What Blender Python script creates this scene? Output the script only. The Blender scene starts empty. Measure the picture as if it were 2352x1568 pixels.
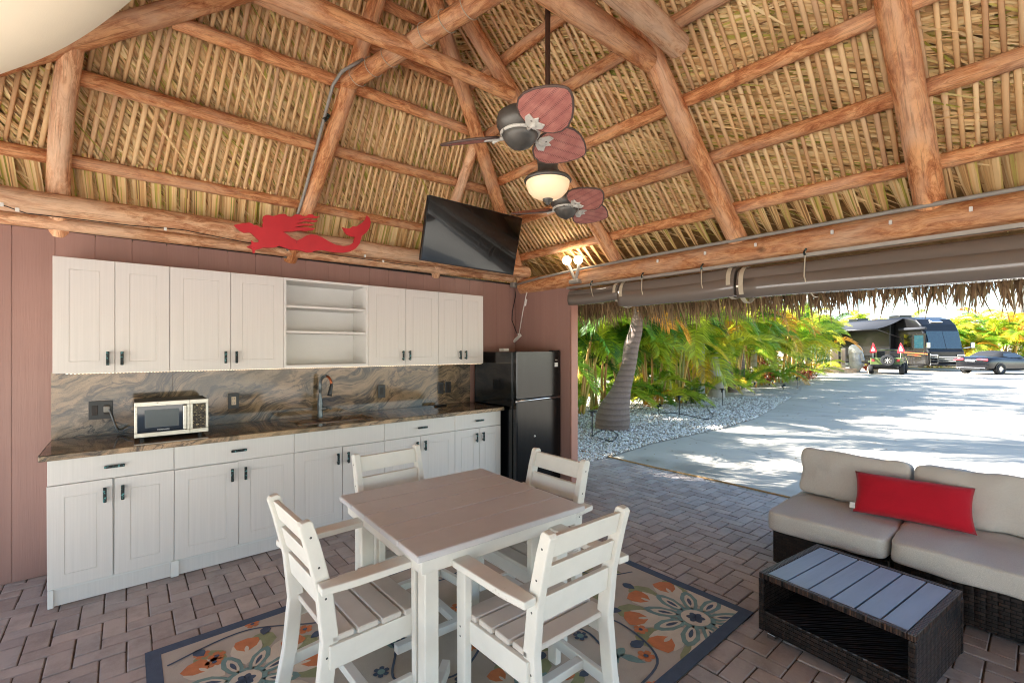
import bpy, bmesh, math, random
import numpy as np
from mathutils import Vector, Matrix, Euler, noise

scene = bpy.context.scene
# ------------------------------------------------------------------ camera
F, CX, HOR, EYE = 1045.33, 1176.0, 802.0, 1.535      # focal length, centre, horizon (in a 2352 px wide picture), eye height
ANG = math.atan2(2410 - CX, F)
FW = Vector((math.cos(ANG), math.sin(ANG), 0)); RT = Vector((math.sin(ANG), -math.cos(ANG), 0)); UP = Vector((0, 0, 1))
cam_d = bpy.data.cameras.new('camera'); cam = bpy.data.objects.new('camera', cam_d)
scene.collection.objects.link(cam)
cam.location = (0, 0, EYE)
cam.rotation_euler = (math.pi / 2, 0, math.atan2(FW.y, FW.x) - math.pi / 2)
cam_d.lens = 36 * F / 2352; cam_d.sensor_width = 36; cam_d.shift_y = (HOR - 784) / 2352
cam_d.clip_start = 0.05; cam_d.clip_end = 2000
scene.camera = cam
# ------------------------------------------------------------------ sky and sun
SUN_EL = math.radians(34); SUN_AZ = math.atan2(-0.537, 0.843)
world = bpy.data.worlds.new('World'); scene.world = world; world.use_nodes = True
wn = world.node_tree; wn.nodes.clear()
sky = wn.nodes.new('ShaderNodeTexSky'); sky.sky_type = 'NISHITA'; sky.sun_disc = False
sky.sun_elevation = SUN_EL; sky.sun_rotation = SUN_AZ; sky.air_density = 1.0; sky.dust_density = 0.5
bg = wn.nodes.new('ShaderNodeBackground'); bg.inputs['Strength'].default_value = 0.08
wo = wn.nodes.new('ShaderNodeOutputWorld')
wn.links.new(sky.outputs[0], bg.inputs[0]); wn.links.new(bg.outputs[0], wo.inputs[0])
sun_d = bpy.data.lights.new('sun', 'SUN'); sun_d.energy = 5.0; sun_d.angle = math.radians(0.5); sun_d.color = (1.0, 0.975, 0.94)
sun = bpy.data.objects.new('sun', sun_d); scene.collection.objects.link(sun)
sdir = Vector((0.537 * math.cos(SUN_EL), -0.843 * math.cos(SUN_EL), -math.sin(SUN_EL)))
sun.rotation_euler = sdir.to_track_quat('-Z', 'Y').to_euler(); sun.location = (0, 0, 30)
# ------------------------------------------------------------------ exposure and render settings
vs = scene.view_settings
scene.display_settings.display_device = 'sRGB'
vs.view_transform = 'Standard'; vs.look = 'None'; vs.gamma = 1; vs.exposure = 2.82; vs.use_curve_mapping = False
cy = scene.cycles
cy.use_denoising = True; cy.max_bounces = 10; cy.diffuse_bounces = 6; cy.glossy_bounces = 4; cy.transmission_bounces = 6
cy.transparent_max_bounces = 8; cy.caustics_reflective = False; cy.caustics_refractive = False
cy.sample_clamp_indirect = 8.0
cy.filter_width = 1.1
cy.denoising_prefilter = 'ACCURATE'

rnd = random.Random(7)
COL = scene.collection
WM = {}
# ------------------------------------------------------------------ photo pixel -> place (on a floor, a wall, a roof slope)
def ray(x, y): return FW + RT * ((x - CX) / F) + UP * ((HOR - y) / F)
EYEP = Vector((0, 0, EYE))
def pz(x, y, z=0.0):
    d = ray(x, y); return EYEP + d * ((z - EYE) / d.z)
def pY(x, y, Y):
    d = ray(x, y); return EYEP + d * (Y / d.y)
def pX(x, y, X):
    d = ray(x, y); return EYEP + d * (X / d.x)
def lk(lat, k, z=0.0):
    v = FW * k + RT * lat; v.z = z; return v
def depth(P): return P[0] * FW.x + P[1] * FW.y
def proj(P):
    v = Vector(P) - EYEP; k = v.dot(FW)
    if k < 0.05: return None
    return CX + F * v.dot(RT) / k, HOR - F * v.z / k, k
def inframe(P, m=40):
    q = proj(P); return q is not None and -m < q[0] < 2352 + m and -m < q[1] < 1568 + m

# ------------------------------------------------------------------ objects
def reg(o, parent, M):
    WM[o.name] = M; return o
def thing(name, label, cat, loc=(0, 0, 0), rotz=0.0, group=None, parent=None):
    o = bpy.data.objects.new(name, None); COL.objects.link(o)
    o.empty_display_size = 0.1
    o.location = loc; o.rotation_euler = (0, 0, rotz)
    o['label'] = label; o['category'] = cat
    if group: o['group'] = group
    WM[o.name] = Matrix.Translation(Vector(loc)) @ Matrix.Rotation(rotz, 4, 'Z')
    return o
def tag(o, label=None, cat=None, group=None, kind=None):
    if label: o['label'] = label
    if cat: o['category'] = cat
    if group: o['group'] = group
    if kind: o['kind'] = kind
    return o
def add(name, me, mat=None, parent=None, M=None, local=False, kind=None):
    """one mesh object. M = world matrix (or matrix in the parent's frame when local)."""
    o = bpy.data.objects.new(name, me); COL.objects.link(o)
    if mat is not None and not (me.materials and me.materials[0]): me.materials.append(mat)
    elif mat is not None and me.materials[0] != mat:
        o.material_slots[0].link = 'OBJECT'; o.material_slots[0].material = mat
    M = M if M is not None else Matrix.Identity(4)
    if parent is not None:
        o.parent = parent
        PW = WM[parent.name]
        L = M if local else PW.inverted() @ M
        WM[o.name] = PW @ L
    else:
        L = M; WM[o.name] = M
    o.matrix_local = L if parent is not None else M
    if kind: o['kind'] = kind
    return o
def copy_tree(o, parent=None, loc=None, rotz=None):
    c = o.copy(); COL.objects.link(c); c.parent = parent
    if loc is not None: c.location = loc
    if rotz is not None: c.rotation_euler = (0, 0, rotz)
    for ch in list(o.children): copy_tree(ch, c)
    return c

class MB:
    """collects shapes into one mesh"""
    def __init__(s): s.v = []; s.f = []; s.mi = []; s.cur = 0
    def addm(s, vs, fs):
        b = len(s.v); s.v += [tuple(p) for p in vs]; s.f += [tuple(i + b for i in f) for f in fs]; s.mi += [s.cur] * len(fs); return s
    def box(s, x0, x1, y0, y1, z0, z1, M=None):
        v = [Vector(p) for p in ((x0, y0, z0), (x1, y0, z0), (x1, y1, z0), (x0, y1, z0), (x0, y0, z1), (x1, y0, z1), (x1, y1, z1), (x0, y1, z1))]
        if M is not None: v = [M @ p for p in v]
        return s.addm(v, [(0, 3, 2, 1), (4, 5, 6, 7), (0, 1, 5, 4), (1, 2, 6, 5), (2, 3, 7, 6), (3, 0, 4, 7)])
    def cbox(s, x0, x1, y0, y1, z0, z1, b, M=None):
        """box with chamfered top and side edges"""
        xs, ys = (x0, x1), (y0, y1)
        def ringv(i, z):
            return [(x0 + i, y0, z), (x1 - i, y0, z), (x1, y0 + i, z), (x1, y1 - i, z), (x1 - i, y1, z), (x0 + i, y1, z), (x0, y1 - i, z), (x0, y0 + i, z)]
        def inset(i, z):
            return [(x0 + i + b, y0 + i, z), (x1 - i - b, y0 + i, z), (x1 - i, y0 + i + b, z), (x1 - i, y1 - i - b, z), (x1 - i - b, y1 - i, z), (x0 + i + b, y1 - i, z), (x0 + i, y1 - i - b, z), (x0 + i, y0 + i + b, z)]
        R = [inset(b, z0), inset(0, z0 + b), inset(0, z1 - b), inset(b, z1)]
        v = [Vector(p) for r in R for p in r]
        if M is not None: v = [M @ p for p in v]
        f = [tuple(range(7, -1, -1)), tuple(range(24, 32))]
        for k in range(3):
            for i in range(8):
                j = (i + 1) % 8; f.append((k * 8 + i, k * 8 + j, k * 8 + 8 + j, k * 8 + 8 + i))
        return s.addm(v, f)
    def prism(s, poly, h0, h1, M=None, axis='z'):
        n = len(poly)
        def P(p, h): return {'z': (p[0], p[1], h), 'y': (p[0], h, p[1]), 'x': (h, p[0], p[1])}[axis]
        v = [Vector(P(p, h0)) for p in poly] + [Vector(P(p, h1)) for p in poly]
        if M is not None: v = [M @ q for q in v]
        return s.addm(v, [tuple(range(n - 1, -1, -1)), tuple(range(n, 2 * n))] + [(i, (i + 1) % n, n + (i + 1) % n, n + i) for i in range(n)])
    def tube(s, pts, r, n=8, cap=True, flat=1.0):
        pts = [Vector(p) for p in pts]; R = r if isinstance(r, (list, tuple)) else [r] * len(pts)
        b = len(s.v); vs = []; fs = []
        ref = None
        for i, p in enumerate(pts):
            t = (pts[min(i + 1, len(pts) - 1)] - pts[max(i - 1, 0)]).normalized()
            if ref is None:
                ref = Vector((0, 0, 1)) if abs(t.z) < 0.9 else Vector((1, 0, 0))
            a = (ref - t * ref.dot(t)).normalized(); ref = a; c = t.cross(a)
            for k in range(n):
                th = 2 * math.pi * k / n
                vs.append(p + (a * math.cos(th) + c * math.sin(th) * flat) * R[i])
        for i in range(len(pts) - 1):
            for k in range(n):
                j = (k + 1) % n
                fs.append((i * n + k, i * n + j, (i + 1) * n + j, (i + 1) * n + k))
        if cap:
            fs.append(tuple(range(n - 1, -1, -1))); fs.append(tuple((len(pts) - 1) * n + k for k in range(n)))
        return s.addm(vs, fs)
    def lathe(s, prof, n=20, M=None, cap=False):
        vs = []; fs = []
        for r, z in prof:
            for k in range(n):
                th = 2 * math.pi * k / n; vs.append(Vector((r * math.cos(th), r * math.sin(th), z)))
        if M is not None: vs = [M @ p for p in vs]
        for i in range(len(prof) - 1):
            for k in range(n):
                j = (k + 1) % n; fs.append((i * n + k, i * n + j, (i + 1) * n + j, (i + 1) * n + k))
        if cap:
            fs.append(tuple(range(n - 1, -1, -1))); fs.append(tuple((len(prof) - 1) * n + k for k in range(n)))
        return s.addm(vs, fs)
    def sphere(s, c, r, n=14, m=8, sx=1, sy=1, sz=1):
        prof = [(max(1e-4, math.sin(math.pi * i / m)), -math.cos(math.pi * i / m)) for i in range(m + 1)]
        return s.lathe(prof, n, Matrix.Translation(Vector(c)) @ Matrix.Diagonal((r * sx, r * sy, r * sz, 1)))
    def mesh(s, name, smooth=False, mats=None):
        me = bpy.data.meshes.new(name); me.from_pydata(s.v, [], s.f)
        if mats:
            for m in mats: me.materials.append(m)
            me.polygons.foreach_set('material_index', s.mi)
        if smooth: me.polygons.foreach_set('use_smooth', [True] * len(me.polygons))
        me.update(); return me
    def build(s, name, mat, parent=None, M=None, smooth=False, local=False, bevel=0, seg=2, kind=None, mats=None, auto=None):
        o = add(name, s.mesh(name, smooth, mats), mat if not mats else None, parent, M, local, kind)
        if bevel:
            m = o.modifiers.new('bevel', 'BEVEL'); m.width = bevel; m.segments = seg; m.limit_method = 'ANGLE'; m.angle_limit = math.radians(40)
        if auto:
            o.data.polygons.foreach_set('use_smooth', [True] * len(o.data.polygons))
            o.data.set_sharp_from_angle(angle=math.radians(auto))
        return o
def frame(origin, xdir, zdir):
    """matrix with local z along zdir and local x near xdir"""
    z = Vector(zdir).normalized(); x = Vector(xdir); x = (x - z * x.dot(z)).normalized(); y = z.cross(x)
    M = Matrix((x, y, z)).transposed().to_4x4(); M.translation = Vector(origin); return M
def fastmesh(name, V, Fq, mat, smooth=False):
    """V (n,3) array, Fq (m,k) array of faces with k corners"""
    me = bpy.data.meshes.new(name); V = np.asarray(V, dtype=np.float32); Fq = np.asarray(Fq, dtype=np.int32)
    me.vertices.add(len(V)); me.vertices.foreach_set('co', V.ravel())
    k = Fq.shape[1]; me.loops.add(Fq.size); me.loops.foreach_set('vertex_index', Fq.ravel())
    me.polygons.add(len(Fq)); me.polygons.foreach_set('loop_start', np.arange(0, Fq.size, k, dtype=np.int32))
    me.polygons.foreach_set('loop_total', np.full(len(Fq), k, dtype=np.int32))
    if smooth: me.polygons.foreach_set('use_smooth', np.ones(len(Fq), dtype=bool))
    me.update(); me.validate(); me.materials.append(mat); return me

# ------------------------------------------------------------------ materials
def C(r, g, b):
    def f(x):
        x /= 255.0; return x / 12.92 if x <= 0.04045 else ((x + 0.055) / 1.055) ** 2.4
    return (f(r), f(g), f(b), 1)
def newmat(name):
    m = bpy.data.materials.new(name); m.use_nodes = True; nt = m.node_tree
    return m, nt, nt.nodes['Principled BSDF']
def N(nt, t, **kw):
    n = nt.nodes.new(t)
    for k, v in kw.items():
        if k in n.inputs: n.inputs[k].default_value = v
        else: setattr(n, k, v)
    return n
def coords(nt, kind='Object', scale=(1, 1, 1), rot=(0, 0, 0), loc=(0, 0, 0), world=False):
    if world:
        src = nt.nodes.new('ShaderNodeNewGeometry').outputs['Position']
    else:
        src = nt.nodes.new('ShaderNodeTexCoord').outputs[kind]
    mp = nt.nodes.new('ShaderNodeMapping'); mp.inputs['Scale'].default_value = scale; mp.inputs['Rotation'].default_value = rot; mp.inputs['Location'].default_value = loc
    nt.links.new(src, mp.inputs['Vector']); return mp.outputs[0]
def ramp(nt, fac, stops, interp='LINEAR'):
    r = nt.nodes.new('ShaderNodeValToRGB'); e = r.color_ramp; e.interpolation = interp
    while len(e.elements) < len(stops): e.elements.new(0.5)
    for el, (p, c) in zip(e.elements, stops): el.position = p; el.color = c
    nt.links.new(fac, r.inputs[0]); return r.outputs[0]
def noi(nt, vec, scale=5, detail=4, rough=0.55, dist=0.0):
    n = N(nt, 'ShaderNodeTexNoise', Scale=scale, Detail=detail, Roughness=rough, Distortion=dist)
    nt.links.new(vec, n.inputs['Vector']); return n.outputs['Fac']
def mixc(nt, fac, a, b, mode='MIX'):
    m = nt.nodes.new('ShaderNodeMix'); m.data_type = 'RGBA'; m.blend_type = mode
    for sock, val in ((m.inputs[0], fac), (m.inputs[6], a), (m.inputs[7], b)):
        if hasattr(val, 'is_output'): nt.links.new(val, sock)
        else: sock.default_value = val
    return m.outputs[2]
def math_(nt, op, a, b=0.0, clamp=False):
    m = nt.nodes.new('ShaderNodeMath'); m.operation = op; m.use_clamp = clamp
    for sock, val in ((m.inputs[0], a), (m.inputs[1], b)):
        if hasattr(val, 'is_output'): nt.links.new(val, sock)
        else: sock.default_value = val
    return m.outputs[0]
def bump(nt, bs, h, strength=0.3, dist=0.01):
    b = N(nt, 'ShaderNodeBump', Strength=strength, Distance=dist); nt.links.new(h, b.inputs['Height']); nt.links.new(b.outputs[0], bs.inputs['Normal'])
def rand(nt, which='both'):
    g = nt.nodes.new('ShaderNodeNewGeometry').outputs['Random Per Island']
    if which == 'island': return g
    o = nt.nodes.new('ShaderNodeObjectInfo').outputs['Random']
    if which == 'object': return o
    return math_(nt, 'FRACT', math_(nt, 'ADD', g, o))
def plain(name, col, rough=0.5, metal=0.0, var=0.12, vscale=6.0, bmp=0.0, bscale=60.0, coat=0.0, stretch=(1, 1, 1), spec=0.5, col2=None, world=False, wear=None):
    """a surface with soft colour variation and fine relief"""
    m, nt, bs = newmat(name)
    v = coords(nt, scale=stretch, world=world)
    n = noi(nt, v, vscale, 5, 0.6)
    c2 = col2 or tuple(x * (1 - var) for x in col[:3]) + (1,)
    c1 = tuple(min(1, x * (1 + var * 0.5)) for x in col[:3]) + (1,)
    base = ramp(nt, n, ((0.3, c2), (0.7, c1)))
    if wear:
        w = noi(nt, coords(nt, scale=(1, 1, 1), world=world), wear[1], 6, 0.7)
        base = mixc(nt, ramp(nt, w, ((wear[2], (0, 0, 0, 1)), (wear[2] + 0.06, (1, 1, 1, 1)))), base, wear[0])
    nt.links.new(base, bs.inputs['Base Color'])
    bs.inputs['Roughness'].default_value = rough; bs.inputs['Metallic'].default_value = metal
    bs.inputs['Coat Weight'].default_value = coat; bs.inputs['Specular IOR Level'].default_value = spec
    if bmp: bump(nt, bs, noi(nt, v, bscale, 4, 0.6), bmp, 0.004)
    return m
def emitter(name, col, strength):
    m, nt, bs = newmat(name)
    bs.inputs['Base Color'].default_value = col; bs.inputs['Emission Color'].default_value = col; bs.inputs['Emission Strength'].default_value = strength
    return m

def log_mat(name, a, b, c_, spots=0.5):
    m, nt, bs = newmat(name)
    r = rand(nt, 'object')
    v = coords(nt, scale=(1, 1, 0.30))
    vm = nt.nodes.new('ShaderNodeVectorMath'); vm.operation = 'ADD'; nt.links.new(v, vm.inputs[0])
    cmb = nt.nodes.new('ShaderNodeCombineXYZ'); nt.links.new(math_(nt, 'MULTIPLY', r, 37.0), cmb.inputs[2]); nt.links.new(cmb.outputs[0], vm.inputs[1])
    v = vm.outputs[0]
    n1 = noi(nt, v, 20, 9, 0.78, 0.9); n2 = noi(nt, v, 5, 4, 0.6, 0.6)
    col = ramp(nt, n1, ((0.36, c_), (0.47, a), (0.56, b), (0.66, tuple(min(1, x * 1.12) for x in b[:3]) + (1,))))
    pale = mixc(nt, 0.45, b, (0.62, 0.5, 0.4, 1))
    col = mixc(nt, ramp(nt, n2, ((0.45, (0, 0, 0, 1)), (0.72, (1, 1, 1, 1)))), col, pale)
    grain = noi(nt, coords(nt, scale=(1, 1, 0.03)), 90, 4, 0.7, 0.4)
    col = mixc(nt, math_(nt, 'MULTIPLY', ramp(nt, grain, ((0.36, (1, 1, 1, 1)), (0.46, (0, 0, 0, 1)))), 0.45), col, tuple(x * 0.5 for x in c_[:3]) + (1,))
    k = N(nt, 'ShaderNodeTexVoronoi', Scale=3.2); nt.links.new(coords(nt, scale=(1, 1, 0.8)), k.inputs['Vector'])
    knot = ramp(nt, k.outputs['Distance'], ((0.05, (1, 1, 1, 1)), (0.12, (0, 0, 0, 1))))
    col = mixc(nt, math_(nt, 'MULTIPLY', knot, 0.75), col, (0.06, 0.025, 0.012, 1))
    hs = N(nt, 'ShaderNodeHueSaturation'); nt.links.new(col, hs.inputs['Color'])
    nt.links.new(math_(nt, 'ADD', math_(nt, 'MULTIPLY', r, 0.35), 0.82), hs.inputs['Value'])
    nt.links.new(hs.outputs[0], bs.inputs['Base Color']); bs.inputs['Roughness'].default_value = 0.62; bs.inputs['Specular IOR Level'].default_value = 0.3
    bump(nt, bs, math_(nt, 'ADD', n1, math_(nt, 'MULTIPLY', grain, .5)), 0.5, 0.012)
    return m
def leaf_mat(name, stops, rough=0.5, trans=0.35, which='both', var=0.25, isl=0.0):
    m, nt, bs = newmat(name)
    r = rand(nt, which)
    col = ramp(nt, r, stops)
    n = noi(nt, coords(nt, world=True), 3.0, 3)
    hs = N(nt, 'ShaderNodeHueSaturation'); nt.links.new(col, hs.inputs['Color'])
    val = math_(nt, 'ADD', math_(nt, 'MULTIPLY', n, var * 2), 1 - var)
    if isl: val = math_(nt, 'MULTIPLY', val, math_(nt, 'ADD', math_(nt, 'MULTIPLY', rand(nt, 'island'), 2 * isl), 1 - isl))
    nt.links.new(val, hs.inputs['Value'])
    nt.links.new(hs.outputs[0], bs.inputs['Base Color']); bs.inputs['Roughness'].default_value = rough
    tr = nt.nodes.new('ShaderNodeBsdfTranslucent'); nt.links.new(hs.outputs[0], tr.inputs['Color'])
    mx = nt.nodes.new('ShaderNodeMixShader'); mx.inputs[0].default_value = trans
    out = nt.nodes['Material Output']
    nt.links.new(bs.outputs[0], mx.inputs[1]); nt.links.new(tr.outputs[0], mx.inputs[2]); nt.links.new(mx.outputs[0], out.inputs['Surface'])
    return m
def stone_mat(name, dark=1.0, rough=0.12):
    m, nt, bs = newmat(name)
    v = coords(nt, scale=(1, 1, 1), rot=(0, 0.42, 0.2), world=True)
    warp = N(nt, 'ShaderNodeTexNoise', Scale=1.7, Detail=3); nt.links.new(v, warp.inputs['Vector'])
    vm = nt.nodes.new('ShaderNodeVectorMath'); vm.operation = 'MULTIPLY_ADD'
    nt.links.new(warp.outputs['Color'], vm.inputs[0]); vm.inputs[1].default_value = (0.5, 0.5, 0.5); nt.links.new(v, vm.inputs[2])
    st = N(nt, 'ShaderNodeMapping'); st.inputs['Scale'].default_value = (0.6, 2.0, 3.4); nt.links.new(vm.outputs[0], st.inputs[0])
    n1 = noi(nt, st.outputs[0], 1.15, 9, 0.62, 0.5)
    D = lambda *c: tuple(x * dark for x in C(*c)[:3]) + (1,)
    col = ramp(nt, n1, ((0.28, D(34, 34, 34)), (0.40, D(92, 80, 66)), (0.47, D(152, 126, 98)), (0.53, D(96, 84, 62)), (0.60, D(186, 160, 130)), (0.68, D(66, 66, 64)), (0.76, D(130, 124, 112))))
    n2 = noi(nt, vm.outputs[0], 1.3, 3)
    col = mixc(nt, ramp(nt, n2, ((0.42, (0, 0, 0, 1)), (0.62, (0.7, 0.7, 0.7, 1)))), col, D(112, 104, 62))
    col2 = ramp(nt, n1, ((0.36, D(26, 26, 26)), (0.43, D(116, 98, 78)), (0.5, D(196, 164, 130)), (0.56, D(58, 54, 48)), (0.63, D(160, 138, 112))))
    col = mixc(nt, 0.6, col, col2)
    vein = N(nt, 'ShaderNodeTexNoise', Scale=1.1, Detail=6, Roughness=0.6, Distortion=1.2); nt.links.new(st.outputs[0], vein.inputs['Vector'])
    vv = math_(nt, 'ABSOLUTE', math_(nt, 'SUBTRACT', vein.outputs['Fac'], 0.5))
    col = mixc(nt, ramp(nt, vv, ((0.0, (0.85, 0.85, 0.85, 1)), (0.022, (0, 0, 0, 1)))), col, D(30, 32, 36))
    sp = noi(nt, v, 170, 3, 0.8)
    col = mixc(nt, ramp(nt, sp, ((0.36, (0.55, 0.55, 0.55, 1)), (0.46, (0, 0, 0, 1)))), col, D(28, 28, 28))
    nt.links.new(col, bs.inputs['Base Color']); bs.inputs['Roughness'].default_value = rough
    return m

M = {}
M['log'] = log_mat('pine log', C(194, 128, 82), C(222, 166, 116), C(146, 84, 50))
M['log_pale'] = log_mat('pale pine log', C(200, 146, 106), C(228, 186, 146), C(158, 102, 70))
M['slat'] = leaf_mat('palm stem', ((0.0, C(204, 160, 116)), (0.35, C(232, 192, 138)), (0.7, C(242, 208, 156)), (1.0, C(214, 174, 134))), 0.6, 0.0, 'both', 0.12)
M['thatch'] = leaf_mat('dry palm thatch', ((0.0, C(150, 108, 66)), (0.10, C(214, 170, 112)), (0.4, C(240, 204, 144)), (0.78, C(248, 222, 168)), (0.91, C(206, 190, 96)), (1.0, C(156, 152, 58))), 0.65, 0.12, 'island', 0.22)
M['thatch_back'] = plain('thatch mass', C(170, 132, 80), 0.9, 0, 0.4, 20, 0.6, 60, world=True)
M['fringe'] = leaf_mat('weathered thatch tips', ((0.0, C(96, 74, 52)), (0.4, C(142, 112, 80)), (0.8, C(176, 148, 108)), (1.0, C(120, 104, 66))), 0.8, 0.25, 'island', 0.25)
M['wall'] = plain('painted siding', C(158, 123, 113), 0.42, 0, 0.1, 3.0, 0.35, 40, stretch=(3, 3, 0.12), spec=0.35)
M['cab'] = plain('white oak-grain laminate', C(216, 212, 207), 0.42, 0, 0.05, 30, 0.08, 55, stretch=(3.2, 3.2, 0.06), spec=0.4)
M['cab_in'] = plain('plain white board', C(222, 220, 216), 0.5, 0, 0.04, 4)
M['stone'] = stone_mat('polished granite', 0.82, 0.08)
M['stone_ctr'] = stone_mat('polished dark granite', 0.62, 0.07)
M['stone_edge'] = stone_mat('honed granite edge', 1.15, 0.4)
M['patina'] = plain('patinated bronze', C(46, 52, 52), 0.45, 0.6, 0.3, 60, 0.4, 120, col2=C(24, 26, 28), wear=(C(92, 150, 150), 70, 0.55))
M['black'] = plain('black plastic', C(22, 22, 24), 0.35, 0, 0.2, 8)
M['gloss'] = plain('black glossy enamel', C(8, 9, 12), 0.12, 0, 0.2, 4, coat=0.4)
M['steel'] = plain('brushed steel', C(190, 184, 172), 0.28, 0.9, 0.12, 8, 0.15, 90, stretch=(1, 1, 8), wear=(C(120, 92, 62), 26, 0.66))
M['fridge'] = plain('dark stainless', C(58, 57, 56), 0.2, 0.95, 0.08, 4, 0.05, 60, stretch=(6, 6, 0.5))
M['chrome'] = plain('chrome', C(205, 205, 205), 0.12, 1.0, 0.05, 4)
M['glass_dark'] = plain('dark glass', C(10, 13, 15), 0.05, 0, 0.1, 3, coat=0.6)
M['screen'] = plain('tv screen', C(5, 6, 6), 0.14, 0, 0.1, 2, coat=0.5)
M['poly'] = plain('white recycled plastic lumber', C(222, 219, 210), 0.55, 0, 0.06, 9, 0.07, 120, spec=0.35, wear=(C(176, 164, 148), 5, 0.66))
M['poly_grey'] = plain('taupe recycled plastic lumber', C(202, 200, 201), 0.4, 0, 0.05, 9, 0.06, 120, spec=0.4)
M['poly_seat'] = plain('weathered plastic lumber seat', C(208, 201, 192), 0.5, 0, 0.1, 5, 0.07, 120, spec=0.4, wear=(C(140, 120, 104), 9, 0.68))
M['red'] = plain('red painted board', C(204, 48, 56), 0.5, 0, 0.12, 6, 0.2, 60, wear=(C(120, 26, 32), 16, 0.66))
M['white'] = plain('white plastic', C(228, 226, 220), 0.4, 0, 0.04, 5)
M['conduit'] = plain('grey pvc conduit', C(150, 146, 138), 0.45, 0, 0.1, 8)
M['canvas'] = plain('cream canvas', C(236, 222, 196), 0.8, 0, 0.04, 4, 0.1, 300)
M['wire'] = plain('black cable', C(16, 16, 17), 0.5, 0, 0.1, 8)
# ================================================================== GROUND
def sheet(name, pts, z, mat):
    me = bpy.data.meshes.new(name); me.from_pydata([(p[0], p[1], z) for p in pts], [], [tuple(range(len(pts)))]); me.update()
    o = add(name, me, mat); o['kind'] = 'structure'; return o
def concrete_mat():
    m, nt, bs = newmat('broom finished concrete')
    v = coords(nt, world=True)
    a = noi(nt, v, 0.6, 6, 0.6); b = noi(nt, v, 9, 6, 0.7)
    col = ramp(nt, a, ((0.3, C(164, 156, 142)), (0.7, C(184, 176, 161))))
    col = mixc(nt, math_(nt, 'MULTIPLY', b, 0.35), col, C(150, 143, 130))
    # hairline cracks and faint tyre darkening
    cr = N(nt, 'ShaderNodeTexVoronoi', Scale=0.33); cr.feature = 'DISTANCE_TO_EDGE'
    wv = nt.nodes.new('ShaderNodeVectorMath'); wv.operation = 'MULTIPLY_ADD'; wn_ = N(nt, 'ShaderNodeTexNoise', Scale=1.7, Detail=5); nt.links.new(v, wn_.inputs['Vector'])
    nt.links.new(wn_.outputs['Color'], wv.inputs[0]); wv.inputs[1].default_value = (.5, .5, 0); nt.links.new(v, wv.inputs[2]); nt.links.new(wv.outputs[0], cr.inputs['Vector'])
    col = mixc(nt, math_(nt, 'MULTIPLY', ramp(nt, cr.outputs['Distance'], ((0.0, (1, 1, 1, 1)), (.006, (0, 0, 0, 1)))), .5), col, C(96, 90, 80))
    ty = noi(nt, coords(nt, world=True, scale=(1, .12, 1), rot=(0, 0, .5)), 2.2, 4, .6)
    col = mixc(nt, math_(nt, 'MULTIPLY', ramp(nt, ty, ((.52, (0, 0, 0, 1)), (.7, (1, 1, 1, 1)))), .3), col, C(132, 126, 116))
    # damp oily stains, three spots with their own outline
    for (sx, sy), r in ((tuple(pz(1490, 1055))[:2], 0.34), (tuple(pz(1565, 1037))[:2], 0.26), (tuple(pz(1600, 1075))[:2], 0.5)):
        mp = nt.nodes.new('ShaderNodeVectorMath'); mp.operation = 'DISTANCE'
        nt.links.new(v, mp.inputs[0]); mp.inputs[1].default_value = (sx, sy, 0)
        d = math_(nt, 'ADD', mp.outputs['Value'], math_(nt, 'MULTIPLY', b, 0.35))
        col = mixc(nt, math_(nt, 'MULTIPLY', ramp(nt, d, ((max(0, r - 0.12), (1, 1, 1, 1)), (r + 0.14, (0, 0, 0, 1)))), 0.55), col, C(112, 104, 88))
    nt.links.new(col, bs.inputs['Base Color']); bs.inputs['Roughness'].default_value = 0.85
    bump(nt, bs, b, 0.25, 0.01); return m
M['concrete'] = concrete_mat()
M['bounce_ground'] = plain('white bounce ground', C(216, 210, 198), 0.95, 0, 0.12, 0.6, 0.3, 8, world=True)  # ground colour whitened to bounce sunlight up under the thatch
ground = sheet('ground', [(-160, -160), (160, -160), (160, 160), (-160, 160)], -0.05, M['bounce_ground'])
bed_edge = [(1330, 1068), (1387, 1052), (1500, 1017), (1580, 1000), (1670, 980), (1735, 960), (1790, 930), (1822, 910), (1845, 892), (1872, 874), (1892, 866), (1905, 858)]
BE = [pz(x, y) for x, y in bed_edge]
# driveway: everything from the paver edge outwards, up to the edge of the gravel bed
dr = [(5.2, -30), (60, -30), (75, 60), tuple(lk(15.5, 62))[:2], tuple(lk(15.0, 40))[:2], tuple(lk(5.0, 16))[:2], tuple(lk(2.0, 9.5))[:2], (5.2, 5.6)]
driveway = sheet('driveway', dr, -0.012, M['concrete'])
def gravel_mat():
    m, nt, bs = newmat('white marble chips')
    v = coords(nt, world=True)
    k = N(nt, 'ShaderNodeTexVoronoi', Scale=34.0); nt.links.new(v, k.inputs['Vector'])
    col = ramp(nt, k.outputs['Distance'], ((0.0, C(228, 224, 214)), (0.5, C(188, 180, 166)), (0.75, C(96, 88, 76))))
    rc = nt.nodes.new('ShaderNodeSeparateColor'); nt.links.new(k.outputs['Color'], rc.inputs[0])
    col = mixc(nt, math_(nt, 'MULTIPLY', rc.outputs[0], 0.5), col, C(150, 140, 126))
    nt.links.new(col, bs.inputs['Base Color']); bs.inputs['Roughness'].default_value = 0.8
    inv = math_(nt, 'SUBTRACT', 1.0, k.outputs['Distance']); bump(nt, bs, inv, 0.9, 0.03); return m
M['gravel'] = gravel_mat()
M['pebble'] = leaf_mat('white pebbles', ((0, C(150, 140, 126)), (0.3, C(196, 188, 176)), (0.7, C(226, 222, 212)), (1, C(236, 234, 228))), 0.8, 0.0, 'island', 0.1)
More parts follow.
